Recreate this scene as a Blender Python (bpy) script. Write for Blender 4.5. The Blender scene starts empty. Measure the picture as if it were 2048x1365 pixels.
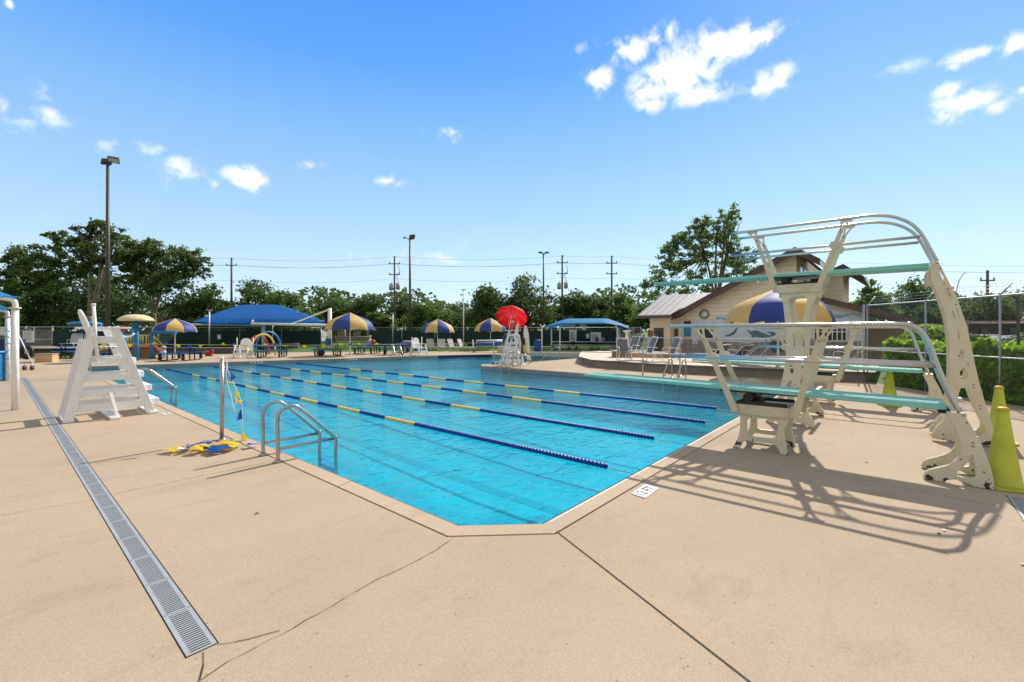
import bpy, bmesh, math, random
import numpy as np
from mathutils import Vector as V, Matrix, Quaternion
from mathutils.geometry import tessellate_polygon
R = math.radians
random.seed(7)
SC = bpy.context.scene
COL = SC.collection
# ---------------------------------------------------------------- survey of the site
# world: x = across the lanes, y = along the lanes, camera stands at (0, 0, H)
F = 893.0; HX = 1024.0; HY = 662.0; H = 1.72
_n = math.hypot(1039, 893); S_ = 1039 / _n; C_ = 893 / _n
def ray(px, py):
    X = (px - HX) / F
    return V((X * C_ + S_, -X * S_ + C_, (HY - py) / F))
CAM = V((0, 0, H))
def G(px, py, z=0.0):                      # point of the level z seen at a pixel
    r = ray(px, py); return CAM + r * ((z - H) / r.z)
def PX(px, py, x):                         # point of the upright plane x = const
    r = ray(px, py); return CAM + r * (x / r.x)
def PY(px, py, y):
    r = ray(px, py); return CAM + r * (y / r.y)
def HIT(px, py, p0, n):                    # any plane
    r = ray(px, py); return CAM + r * ((p0 - CAM).dot(n) / r.dot(n))
def AT(px, d, z=0.0):                      # column px, d metres ahead, level z
    r = ray(px, HY) * d; return V((r.x, r.y, z))
def ZP(py, d): return H + (HY - py) / F * d
FWD = V((S_, C_, 0)); RGT = V((C_, -S_, 0)); UP = V((0, 0, 1))
YAW = math.atan2(-S_, C_)                  # turn that makes local x point along RGT
# ---------------------------------------------------------------- mesh helper
class MB:
    def __init__(s): s.v = []; s.f = []; s.m = []; s.s = []; s.mi = 0
    def add(s, vs, fs, smooth=False):
        o = len(s.v); s.v += [V(p) for p in vs]
        for f in fs: s.f.append(tuple(i + o for i in f)); s.m.append(s.mi); s.s.append(smooth)
        return s
    def box(s, x0, x1, y0, y1, z0, z1):
        return s.add([(x0,y0,z0),(x1,y0,z0),(x1,y1,z0),(x0,y1,z0),(x0,y0,z1),(x1,y0,z1),(x1,y1,z1),(x0,y1,z1)],
                     [(3,2,1,0),(4,5,6,7),(0,1,5,4),(1,2,6,5),(2,3,7,6),(3,0,4,7)])
    def obox(s, c, a, b, d):               # centre and three half-axes
        c, a, b, d = V(c), V(a), V(b), V(d)
        return s.add([c-a-b-d, c+a-b-d, c+a+b-d, c-a+b-d, c-a-b+d, c+a-b+d, c+a+b+d, c-a+b+d],
                     [(3,2,1,0),(4,5,6,7),(0,1,5,4),(1,2,6,5),(2,3,7,6),(3,0,4,7)])
    def bar(s, p, q, w, h, up=UP):         # beam p-q: w across, h along up
        p, q = V(p), V(q); d = q - p
        a = d.cross(V(up))
        if a.length < 1e-6: a = d.cross(V((1, 0, 0)))
        a.normalize(); b = a.cross(d).normalized()
        return s.obox((p + q) / 2, d / 2, a * (w / 2), b * (h / 2))
    def tube(s, pts, r, n=8, closed=False, caps=True):
        pts = [V(p) for p in pts]; k = len(pts); rs = r if isinstance(r, (list, tuple)) else [r] * k
        rings = []; nrm = None
        for i, p in enumerate(pts):
            if closed: t = pts[(i + 1) % k] - pts[i - 1]
            else: t = pts[min(i + 1, k - 1)] - pts[max(i - 1, 0)]
            t.normalize()
            if nrm is None:
                nrm = t.cross(UP)
                if nrm.length < 1e-3: nrm = t.cross(V((1, 0, 0)))
            nrm = (nrm - t * nrm.dot(t)).normalized(); b = t.cross(nrm)
            rings.append([p + (nrm * math.cos(2*math.pi*j/n) + b * math.sin(2*math.pi*j/n)) * rs[i] for j in range(n)])
        vs = [q for rg in rings for q in rg]; fs = []
        for i in range(k if closed else k - 1):
            for j in range(n):
                a = i * n; c = ((i + 1) % k) * n
                fs.append((a + j, a + (j + 1) % n, c + (j + 1) % n, c + j))
        s.add(vs, fs, True)
        if caps and not closed:
            o = len(s.v) - len(vs)
            s.f.append(tuple(o + j for j in range(n))[::-1]); s.m.append(s.mi); s.s.append(False)
            s.f.append(tuple(o + (k - 1) * n + j for j in range(n))); s.m.append(s.mi); s.s.append(False)
        return s
    def lathe(s, prof, c=(0, 0, 0), n=16, ax=None, smooth=True, a0=0.0):  # prof: (r, h) along axis
        c = V(c); ax = V(ax).normalized() if ax is not None else UP
        u = ax.orthogonal().normalized() if ax is not UP else V((1, 0, 0)); w = ax.cross(u)
        vs = []; fs = []
        for r, h in prof:
            for j in range(n):
                t = a0 + 2 * math.pi * j / n
                vs.append(c + ax * h + (u * math.cos(t) + w * math.sin(t)) * r)
        for i in range(len(prof) - 1):
            for j in range(n): fs.append((i*n+j, i*n+(j+1)%n, (i+1)*n+(j+1)%n, (i+1)*n+j))
        if prof[0][0] > 1e-4: fs.append(tuple(range(n))[::-1])
        if prof[-1][0] > 1e-4: fs.append(tuple((len(prof)-1)*n + j for j in range(n)))
        return s.add(vs, fs, smooth)
    def ball(s, c, rx, ry=None, rz=None, n=12, m=8):
        ry = ry or rx; rz = rz or rx; c = V(c); vs = []; fs = []
        for i in range(m + 1):
            t = math.pi * i / m
            for j in range(n):
                p = 2 * math.pi * j / n
                vs.append(c + V((rx*math.sin(t)*math.cos(p), ry*math.sin(t)*math.sin(p), rz*math.cos(t))))
        for i in range(m):
            for j in range(n): fs.append((i*n+j, (i+1)*n+j, (i+1)*n+(j+1)%n, i*n+(j+1)%n))
        return s.add(vs, fs, True)
    def sheet(s, loops):                   # flat polygon with holes
        flat = [V(p) for lp in loops for p in lp]
        return s.add(flat, [tuple(t) for t in tessellate_polygon([[V(p) for p in lp] for lp in loops])])
    def prism(s, outer, ext, holes=()):    # plate: outline + holes, pushed along ext
        ext = V(ext); loops = [[V(p) for p in outer]] + [[V(p) for p in h] for h in holes]
        flat = [p for lp in loops for p in lp]; n = len(flat)
        tri = [tuple(t) for t in tessellate_polygon(loops)]
        fs = tri + [tuple(i + n for i in t[::-1]) for t in tri]; o = 0
        for lp in loops:
            k = len(lp)
            for i in range(k): fs.append((o + i, o + (i + 1) % k, o + (i + 1) % k + n, o + i + n))
            o += k
        return s.add(flat + [p + ext for p in flat], fs)
    def build(s, name, mats, parent=None, recalc=True, bevel=0, sub=0):
        off = root_of(parent).location if parent else V((0, 0, 0))
        me = bpy.data.meshes.new(name)
        me.from_pydata([tuple(p - off) for p in s.v], [], s.f)
        for m in (mats if isinstance(mats, (list, tuple)) else [mats]): me.materials.append(m)
        me.polygons.foreach_set('material_index', s.m); me.polygons.foreach_set('use_smooth', s.s)
        if recalc:
            bm = bmesh.new(); bm.from_mesh(me); bmesh.ops.recalc_face_normals(bm, faces=bm.faces); bm.to_mesh(me); bm.free()
        me.update()
        o = bpy.data.objects.new(name, me); COL.objects.link(o)
        if parent: o.parent = parent
        if bevel:
            b = o.modifiers.new('edge', 'BEVEL'); b.width = bevel; b.segments = 2; b.limit_method = 'ANGLE'; b.angle_limit = R(40)
        return o
def root_of(o):
    while o.parent: o = o.parent
    return o
def tag(o, label, cat, group=None):
    o['label'] = label; o['category'] = cat
    if group: o['group'] = group
    return o
def T(name, label, cat, loc, group=None):
    o = bpy.data.objects.new(name, None); COL.objects.link(o); o.location = V(loc); o.empty_display_size = .2
    return tag(o, label, cat, group)
def struct(o, kind='structure'): o['kind'] = kind; return o
def dup(o, loc=None, rz=None, label=None, scale=None, parent=None):
    c = o.copy(); COL.objects.link(c)
    if parent: c.parent = parent
    if loc is not None: c.location = V(loc)
    if rz is not None: c.rotation_euler = (0, 0, rz)
    if scale is not None: c.scale = (scale,) * 3 if not isinstance(scale, tuple) else scale
    if label: c['label'] = label
    for ch in o.children: dup(ch, parent=c)
    return c
def arc(c, r, a0, a1, n, u, w):
    return [V(c) + V(u) * (r * math.cos(a0 + (a1 - a0) * i / n)) + V(w) * (r * math.sin(a0 + (a1 - a0) * i / n)) for i in range(n + 1)]
def smooth_path(pts, k=4):                 # Catmull-Rom
    pts = [V(p) for p in pts]; out = []
    for i in range(len(pts) - 1):
        p0, p1, p2, p3 = pts[max(i-1, 0)], pts[i], pts[i+1], pts[min(i+2, len(pts)-1)]
        for j in range(k):
            t = j / k
            out.append(.5 * ((2*p1) + (p2-p0)*t + (2*p0-5*p1+4*p2-p3)*t*t + (3*p1-p0-3*p2+p3)*t**3))
    return out + [pts[-1]]
# ---------------------------------------------------------------- materials
def nt(m): m.use_nodes = True; return m.node_tree.nodes, m.node_tree.links
def mat(name, col, rough=.55, metal=0.0, var=.12, scale=5.0, bump=0.0, bscale=60.0, spec=.4, trans=0.0, stain=None, stain_amt=.45, coat=0.0, island=0.0):
    m = bpy.data.materials.new(name); N, L = nt(m); b = N['Principled BSDF']
    b.inputs['Roughness'].default_value = rough; b.inputs['Metallic'].default_value = metal
    b.inputs['Specular IOR Level'].default_value = spec; b.inputs['Coat Weight'].default_value = coat
    tc = N.new('ShaderNodeTexCoord'); nz = N.new('ShaderNodeTexNoise')
    nz.inputs['Scale'].default_value = scale; nz.inputs['Detail'].default_value = 5; nz.inputs['Roughness'].default_value = .65
    L.new(tc.outputs['Object'], nz.inputs['Vector'])
    rp = N.new('ShaderNodeMapRange'); rp.inputs[1].default_value = .3; rp.inputs[2].default_value = .7
    rp.inputs[3].default_value = 1 - var; rp.inputs[4].default_value = 1 + var
    L.new(nz.outputs['Fac'], rp.inputs[0])
    mx = N.new('ShaderNodeVectorMath'); mx.operation = 'SCALE'; mx.inputs[0].default_value = col
    L.new(rp.outputs[0], mx.inputs['Scale']); out = mx.outputs[0]
    if island:
        ge = N.new('ShaderNodeNewGeometry'); r2 = N.new('ShaderNodeMapRange'); r2.inputs[3].default_value = 1 - island; r2.inputs[4].default_value = 1 + island
        L.new(ge.outputs['Random Per Island'], r2.inputs[0])
        m2 = N.new('ShaderNodeVectorMath'); m2.operation = 'SCALE'; L.new(out, m2.inputs[0]); L.new(r2.outputs[0], m2.inputs['Scale']); out = m2.outputs[0]
    if stain:
        n2 = N.new('ShaderNodeTexNoise'); n2.inputs['Scale'].default_value = scale * .55; n2.inputs['Detail'].default_value = 8; n2.inputs['Roughness'].default_value = .75
        L.new(tc.outputs['Object'], n2.inputs['Vector'])
        r3 = N.new('ShaderNodeMapRange'); r3.inputs[1].default_value = .54; r3.inputs[2].default_value = .72; r3.inputs[4].default_value = stain_amt
        L.new(n2.outputs['Fac'], r3.inputs[0])
        mm = N.new('ShaderNodeMix'); mm.data_type = 'RGBA'; L.new(r3.outputs[0], mm.inputs['Factor']); L.new(out, mm.inputs['A']); mm.inputs['B'].default_value = (*stain, 1)
        out = mm.outputs['Result']
    L.new(out, b.inputs['Base Color'])
    if bump:
        n3 = N.new('ShaderNodeTexNoise'); n3.inputs['Scale'].default_value = bscale; n3.inputs['Detail'].default_value = 3
        L.new(tc.outputs['Object'], n3.inputs['Vector'])
        bp = N.new('ShaderNodeBump'); bp.inputs['Strength'].default_value = bump; bp.inputs['Distance'].default_value = .02
        L.new(n3.outputs['Fac'], bp.inputs['Height']); L.new(bp.outputs[0], b.inputs['Normal'])
    if trans:
        tr = N.new('ShaderNodeBsdfTranslucent'); L.new(out, tr.inputs['Color'])
        ms = N.new('ShaderNodeMixShader'); ms.inputs[0].default_value = trans
        L.new(b.outputs[0], ms.inputs[1]); L.new(tr.outputs[0], ms.inputs[2]); L.new(ms.outputs[0], N['Material Output'].inputs['Surface'])
    return m
def leafmat(name, col, trans=.35, island=.35, var=.3, scale=.45): return mat(name, col, .6, 0, var, scale, trans=trans, island=island, spec=.3)
K = {}
K['cream'] = mat('cream_paint', (.68, .63, .49), .5, var=.07, scale=3, stain=(.33, .20, .09), stain_amt=.55, bump=.08, bscale=90)
K['creamworn'] = mat('cream_worn_paint', (.66, .59, .44), .55, var=.08, scale=4, stain=(.20, .11, .05), stain_amt=.6, bump=.1, bscale=90)
K['teal'] = mat('aqua_board_coat', (.25, .62, .58), .6, var=.08, scale=4, bump=.25, bscale=200, stain=(.45, .62, .60), stain_amt=.25)
K['steel'] = mat('brushed_steel', (.46, .43, .39), .27, 1.0, var=.08, scale=9)
K['alu'] = mat('aluminium_rail', (.56, .555, .55), .27, 1.0, var=.06, scale=7)
K['galv'] = mat('galvanised_pipe', (.42, .44, .46), .5, .6, var=.12, scale=8)
K['wire'] = mat('fence_wire', (.13, .135, .135), .5, .4, var=.1)
K['black'] = mat('black_rubber', (.022, .021, .021), .55, var=.25, scale=9)
K['blackm'] = mat('black_powder_coat', (.02, .02, .022), .4, var=.2)
K['white'] = mat('white_plastic_lumber', (.86, .86, .86), .45, var=.04, scale=3, stain=(.62, .60, .56), stain_amt=.2, bump=.06, bscale=50)
K['whitep'] = mat('white_paint', (.84, .84, .84), .4, var=.05, scale=4, stain=(.5, .5, .48), stain_amt=.2)
K['blue'] = mat('blue_coated_mesh', (.015, .09, .30), .45, var=.2, scale=8)
K['bluecan'] = mat('blue_shade_cloth', (.004, .14, .50), .75, var=.10, scale=1.2, trans=.3, bump=.15, bscale=300)
K['bluecan2'] = mat('sky_blue_shade_cloth', (.01, .22, .52), .75, var=.12, scale=1.5, trans=.35, bump=.15, bscale=300)
K['umbY'] = mat('yellow_vinyl', (.78, .56, .19), .62, var=.12, scale=2.5, trans=.3, stain=(.6, .52, .3), stain_amt=.3)
K['umbB'] = mat('royal_blue_vinyl', (.03, .065, .31), .6, var=.14, scale=2.5, trans=.16)
K['red'] = mat('red_umbrella_cloth', (.62, .012, .015), .6, var=.10, scale=3, trans=.45)
K['redp'] = mat('red_paint', (.42, .03, .03), .45, var=.15)
K['lime'] = mat('lime_cone_plastic', (.56, .63, .08), .5, var=.14, scale=3, trans=.18, stain=(.33, .36, .05), stain_amt=.5)
K['yel'] = mat('yellow_plastic', (.80, .55, .03), .45, var=.1, trans=.2)
K['yelp'] = mat('yellow_paint', (.70, .52, .10), .5, var=.12)
K['blup'] = mat('blue_pennant', (.01, .09, .45), .45, var=.12, trans=.25)
K['yelf'] = mat('yellow_pennant', (.85, .62, .015), .45, var=.1, trans=.35)
K['rope'] = mat('white_rope', (.75, .75, .72), .7, var=.1)
K['bluf'] = mat('blue_lane_disc', (.003, .028, .30), .35, var=.25, scale=20)
K['yelfl'] = mat('yellow_lane_disc', (.90, .60, .14), .4, var=.2, scale=20)
K['redfl'] = mat('red_lane_disc', (.6, .03, .04), .4)
K['pipeb'] = mat('blue_pipe_paint', (.02, .19, .42), .4, var=.12)
K['tan'] = mat('tan_siding_plain', (.84, .70, .48), .7, var=.06, scale=2)
K['brown'] = mat('brown_fascia', (.12, .07, .058), .6, var=.15, scale=3)
K['roofm'] = mat('grey_metal_roof', (.44, .42, .41), .5, .15, var=.1, scale=2)
K['roofs'] = mat('brown_shingles', (.10, .07, .062), .85, var=.25, scale=14, bump=.4, bscale=30)
K['glass'] = mat('dark_window_glass', (.025, .03, .032), .08, var=.3, scale=2, spec=.7)
K['conc'] = mat('grey_concrete', (.30, .28, .255), .85, var=.16, scale=2.2, bump=.2, bscale=70, stain=(.17, .15, .13), stain_amt=.5)
K['concl'] = mat('pale_concrete', (.55, .48, .40), .85, var=.12, scale=2, bump=.2, bscale=70)
K['tanwall'] = mat('tan_block_wall', (.55, .38, .22), .85, var=.12, scale=2, bump=.2, bscale=40)
K['bark'] = mat('bark', (.17, .135, .105), .9, var=.3, scale=6, bump=.6, bscale=18)
K['barkg'] = mat('grey_bark', (.24, .20, .165), .9, var=.3, scale=6, bump=.6, bscale=18)
K['pole'] = mat('weathered_timber_pole', (.13, .105, .09), .85, var=.25, scale=4)
K['lamp'] = mat('dark_bronze_pole', (.09, .078, .07), .5, .3, var=.15)
K['screen'] = mat('green_windscreen', (.012, .04, .038), .85, var=.25, scale=.8, bump=.3, bscale=9)
K['sign'] = mat('white_sign_sheet', (.72, .72, .73), .5, var=.04)
K['ink'] = mat('dark_sign_ink', (.06, .07, .09), .6)
K['inkb'] = mat('navy_sign_ink', (.025, .03, .12), .6)
K['grating'] = mat('grey_pvc_grate', (.34, .36, .38), .5, var=.08, scale=5)
K['dark'] = mat('dark_slot', (.015, .014, .013), .9)
K['joint'] = mat('joint_sealant', (.035, .032, .03), .8, var=.3, scale=30)
K['slingg'] = mat('grey_sling_mesh', (.20, .22, .24), .6, var=.1, trans=.15)
K['slingw'] = mat('pale_sling_mesh', (.58, .59, .60), .6, var=.08, trans=.2)
K['skin'] = mat('skin', (.45, .25, .16), .5, var=.06)
K['cloth'] = mat('blue_towel_cloth', (.02, .10, .24), .8, var=.2)
K['hair'] = mat('brown_hair', (.06, .035, .02), .6)
K['carw'] = mat('silver_car_paint', (.60, .62, .65), .25, .2, var=.03, coat=.5)
K['tile'] = mat('grey_waterline_tile', (.26, .28, .30), .35, var=.15, scale=3, stain=(.14, .14, .14), stain_amt=.4)
K['tilebl'] = mat('navy_tile_band', (.015, .04, .11), .35, var=.15)
K['leafO'] = leafmat('oak_leaf', (.11, .165, .055), trans=.45)
K['leafD'] = leafmat('dark_leaf', (.098, .155, .054), trans=.46)
K['leafG'] = leafmat('bright_leaf', (.12, .20, .045), trans=.48)
K['leafM'] = leafmat('mid_leaf', (.10, .165, .05), trans=.46)
K['leafC'] = leafmat('cypress_leaf', (.21, .31, .12), trans=.54)
K['leafH'] = leafmat('hedge_leaf', (.34, .53, .05), trans=.58, scale=1.6, island=.5)
K['leafS'] = leafmat('grey_green_blade', (.10, .13, .07), trans=.2)
def chips(m):                             # paint knocked off down to dark metal near the feet
    N, L = m.node_tree.nodes, m.node_tree.links; b = N['Principled BSDF']; old = b.inputs['Base Color'].links[0].from_socket
    ge = N.new('ShaderNodeNewGeometry'); sx = N.new('ShaderNodeSeparateXYZ'); L.new(ge.outputs['Position'], sx.inputs[0]); n = N.new('ShaderNodeTexNoise'); n.inputs['Scale'].default_value = 11; n.inputs['Detail'].default_value = 5; L.new(ge.outputs['Position'], n.inputs['Vector'])
    r = N.new('ShaderNodeMapRange'); r.inputs[1].default_value = 0; r.inputs[2].default_value = .16; r.inputs[3].default_value = .13; r.inputs[4].default_value = -.08; L.new(sx.outputs['Z'], r.inputs[0])
    a = N.new('ShaderNodeMath'); L.new(n.outputs['Fac'], a.inputs[0]); L.new(r.outputs[0], a.inputs[1]); q = N.new('ShaderNodeMapRange'); q.inputs[1].default_value = .63; q.inputs[2].default_value = .65; L.new(a.outputs[0], q.inputs[0])
    k = N.new('ShaderNodeMix'); k.data_type = 'RGBA'; L.new(q.outputs[0], k.inputs['Factor']); L.new(old, k.inputs['A']); k.inputs['B'].default_value = (.05, .038, .03, 1); L.new(k.outputs['Result'], b.inputs['Base Color'])
chips(K['cream'])
# deck
def deck_mat(name, a, b, st, speck=.75):
    m = bpy.data.materials.new(name); N, L = nt(m); p = N['Principled BSDF']; p.inputs['Roughness'].default_value = .82; p.inputs['Specular IOR Level'].default_value = .06
    tc = N.new('ShaderNodeTexCoord')
    def noise(sc, det, ro, dist=0, stretch=None):
        n = N.new('ShaderNodeTexNoise'); n.inputs['Scale'].default_value = sc; n.inputs['Detail'].default_value = det; n.inputs['Roughness'].default_value = ro; n.inputs['Distortion'].default_value = dist
        if stretch:
            mp = N.new('ShaderNodeMapping'); mp.inputs['Scale'].default_value = stretch; mp.inputs['Rotation'].default_value = (0, 0, .5); L.new(tc.outputs['Object'], mp.inputs[0]); L.new(mp.outputs[0], n.inputs['Vector'])
        else: L.new(tc.outputs['Object'], n.inputs['Vector'])
        return n.outputs['Fac']
    def rng(x, a0, a1, b0, b1):
        r = N.new('ShaderNodeMapRange'); r.inputs[1].default_value = a0; r.inputs[2].default_value = a1; r.inputs[3].default_value = b0; r.inputs[4].default_value = b1; L.new(x, r.inputs[0]); return r.outputs[0]
    def mix(f, x, y):
        k = N.new('ShaderNodeMix'); k.data_type = 'RGBA'; L.new(f, k.inputs['Factor'])
        for s, q in (('A', x), ('B', y)):
            if isinstance(q, tuple): k.inputs[s].default_value = (*q, 1)
            else: L.new(q, k.inputs[s])
        return k.outputs['Result']
    c = mix(rng(noise(.35, 6, .6), .35, .65, 0, 1), a, b)
    c = mix(rng(noise(.9, 8, .7, .4, (1, 2.6, 1)), .53, .72, 0, .5), c, st)
    c = mix(rng(noise(.22, 4, .55, .6), .46, .66, 0, .34), c, (.445, .385, .32))
    c = mix(rng(noise(2.6, 6, .8), .56, .76, 0, .22), c, tuple(min(1, q * 1.18) for q in a))
    sp = rng(noise(520, 3, .7), .36, .66, speck, 2 - speck)
    sc = N.new('ShaderNodeVectorMath'); sc.operation = 'SCALE'; L.new(c, sc.inputs[0]); L.new(sp, sc.inputs['Scale'])
    va = N.new('ShaderNodeTexVoronoi'); va.inputs['Scale'].default_value = 190; L.new(tc.outputs['Object'], va.inputs['Vector']); vs_ = N.new('ShaderNodeSeparateColor'); L.new(va.outputs['Color'], vs_.inputs[0])
    s2 = N.new('ShaderNodeVectorMath'); s2.operation = 'SCALE'; L.new(sc.outputs[0], s2.inputs[0]); L.new(rng(vs_.outputs[0], 0, 1, .87, 1.13), s2.inputs['Scale']); sc = s2   # exposed aggregate
    vo = N.new('ShaderNodeTexVoronoi'); vo.inputs['Scale'].default_value = 9; L.new(tc.outputs['Object'], vo.inputs['Vector'])
    c = mix(rng(vo.outputs['Distance'], .05, .08, .65, 0), sc.outputs[0], tuple(q * .45 for q in b))
    L.new(c, p.inputs['Base Color'])
    return m
K['deck'] = deck_mat('tan_pool_deck', (.452, .362, .264), (.392, .312, .227), (.30, .225, .155), .80)
K['coping'] = deck_mat('coping_concrete', (.50, .40, .29), (.44, .345, .25), (.30, .23, .165), .82)
K['grass'] = mat('lawn_grass', (.075, .14, .025), .9, var=.4, scale=1.5, bump=.8, bscale=25)
K['asphalt'] = mat('asphalt', (.06, .06, .06), .9, var=.2, scale=3)
K['plaster'] = mat('pool_plaster', (.90, .92, .90), .7, var=.10, scale=1.4)
K['lane'] = mat('pool_floor_tile_line', (.50, .61, .64), .6)
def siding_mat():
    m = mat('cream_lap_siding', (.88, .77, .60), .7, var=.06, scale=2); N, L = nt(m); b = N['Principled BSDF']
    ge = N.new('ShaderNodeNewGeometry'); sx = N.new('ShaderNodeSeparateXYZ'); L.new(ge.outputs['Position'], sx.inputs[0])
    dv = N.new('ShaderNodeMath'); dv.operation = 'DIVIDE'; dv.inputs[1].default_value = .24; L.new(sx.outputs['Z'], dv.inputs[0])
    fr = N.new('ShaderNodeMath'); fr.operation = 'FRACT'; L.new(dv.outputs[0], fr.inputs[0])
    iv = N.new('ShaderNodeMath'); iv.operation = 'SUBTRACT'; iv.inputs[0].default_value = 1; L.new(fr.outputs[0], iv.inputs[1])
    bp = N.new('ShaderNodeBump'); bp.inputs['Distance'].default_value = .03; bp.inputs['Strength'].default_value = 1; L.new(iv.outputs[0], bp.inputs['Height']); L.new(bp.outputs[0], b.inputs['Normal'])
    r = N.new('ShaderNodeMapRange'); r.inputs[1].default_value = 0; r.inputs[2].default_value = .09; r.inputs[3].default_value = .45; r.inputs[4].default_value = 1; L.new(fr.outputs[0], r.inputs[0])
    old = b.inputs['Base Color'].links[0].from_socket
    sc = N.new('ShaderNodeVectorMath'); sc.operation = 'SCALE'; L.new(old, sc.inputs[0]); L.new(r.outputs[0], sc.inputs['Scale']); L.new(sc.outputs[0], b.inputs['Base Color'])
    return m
K['siding'] = siding_mat()
def water_mat():
    m = bpy.data.materials.new('pool_water'); N, L = nt(m); N.remove(N['Principled BSDF'])
    tc = N.new('ShaderNodeTexCoord'); ht = None
    for sc, st, am, det in ((1.1, (1, 1.5, 1), .75, 2), (3.2, (1, 1.9, 1), .45, 3), (9, (1, 1.6, 1), .2, 2)):
        mp = N.new('ShaderNodeMapping'); mp.inputs['Scale'].default_value = st; mp.inputs['Rotation'].default_value = (0, 0, -.5 + sc * .07); L.new(tc.outputs['Object'], mp.inputs[0])
        n = N.new('ShaderNodeTexNoise'); n.inputs['Scale'].default_value = sc; n.inputs['Detail'].default_value = det; n.inputs['Roughness'].default_value = .5; n.inputs['Distortion'].default_value = .8
        L.new(mp.outputs[0], n.inputs['Vector'])
        k = N.new('ShaderNodeMath'); k.operation = 'MULTIPLY_ADD'; k.inputs[1].default_value = am; L.new(n.outputs['Fac'], k.inputs[0])
        if ht is not None: L.new(ht, k.inputs[2])
        else: k.inputs[2].default_value = 0
        ht = k.outputs[0]
    bp = N.new('ShaderNodeBump'); bp.inputs['Strength'].default_value = 1.0; bp.inputs['Distance'].default_value = .055; L.new(ht, bp.inputs['Height'])
    fr = N.new('ShaderNodeFresnel'); L.new(bp.outputs[0], fr.inputs['Normal'])
    ge = N.new('ShaderNodeNewGeometry'); io = N.new('ShaderNodeMapRange'); io.inputs[3].default_value = 1.33; io.inputs[4].default_value = 1 / 1.33  # light leaving the water is bent, not trapped
    L.new(ge.outputs['Backfacing'], io.inputs[0]); L.new(io.outputs[0], fr.inputs['IOR'])
    gl = N.new('ShaderNodeBsdfGlossy'); gl.inputs['Roughness'].default_value = .03; L.new(bp.outputs[0], gl.inputs['Normal'])
    tr = N.new('ShaderNodeBsdfTransparent'); tr.inputs['Color'].default_value = (.13, .82, .98, 1)
    rf = N.new('ShaderNodeBsdfRefraction'); rf.inputs['IOR'].default_value = 1.22; rf.inputs['Color'].default_value = (.13, .82, .98, 1); rf.inputs['Roughness'].default_value = 0; L.new(bp.outputs[0], rf.inputs['Normal'])
    mr = N.new('ShaderNodeMixShader'); mr.inputs[0].default_value = .38; L.new(tr.outputs[0], mr.inputs[1]); L.new(rf.outputs[0], mr.inputs[2])
    ms = N.new('ShaderNodeMixShader'); L.new(fr.outputs[0], ms.inputs[0]); L.new(mr.outputs[0], ms.inputs[1]); L.new(gl.outputs[0], ms.inputs[2])
    L.new(ms.outputs[0], N['Material Output'].inputs['Surface'])
    return m
K['water'] = water_mat()
# ---------------------------------------------------------------- camera, sun, sky
cd = bpy.data.cameras.new('camera'); cam = bpy.data.objects.new('camera', cd); COL.objects.link(cam)
cd.sensor_width = 36; cd.lens = F / 2048 * 36; cd.shift_y = -20.5 / 2048; cd.clip_end = 3000
cam.location = CAM; cam.rotation_euler = (R(90), 0, YAW); SC.camera = cam
SUNV = V((.998, .068, 0)).normalized(); SEL = R(38.9)
SUN3 = V((SUNV.x * math.cos(SEL), SUNV.y * math.cos(SEL), math.sin(SEL)))
sl = bpy.data.lights.new('sun', 'SUN'); sl.energy = 5.0; sl.angle = R(.55); sl.color = (1, .92, .80)
so = bpy.data.objects.new('sun', sl); COL.objects.link(so); so.rotation_euler = SUN3.to_track_quat('Z', 'Y').to_euler(); so.location = (0, 0, 40)
w = bpy.data.worlds.new('World'); SC.world = w; w.use_nodes = True
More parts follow.
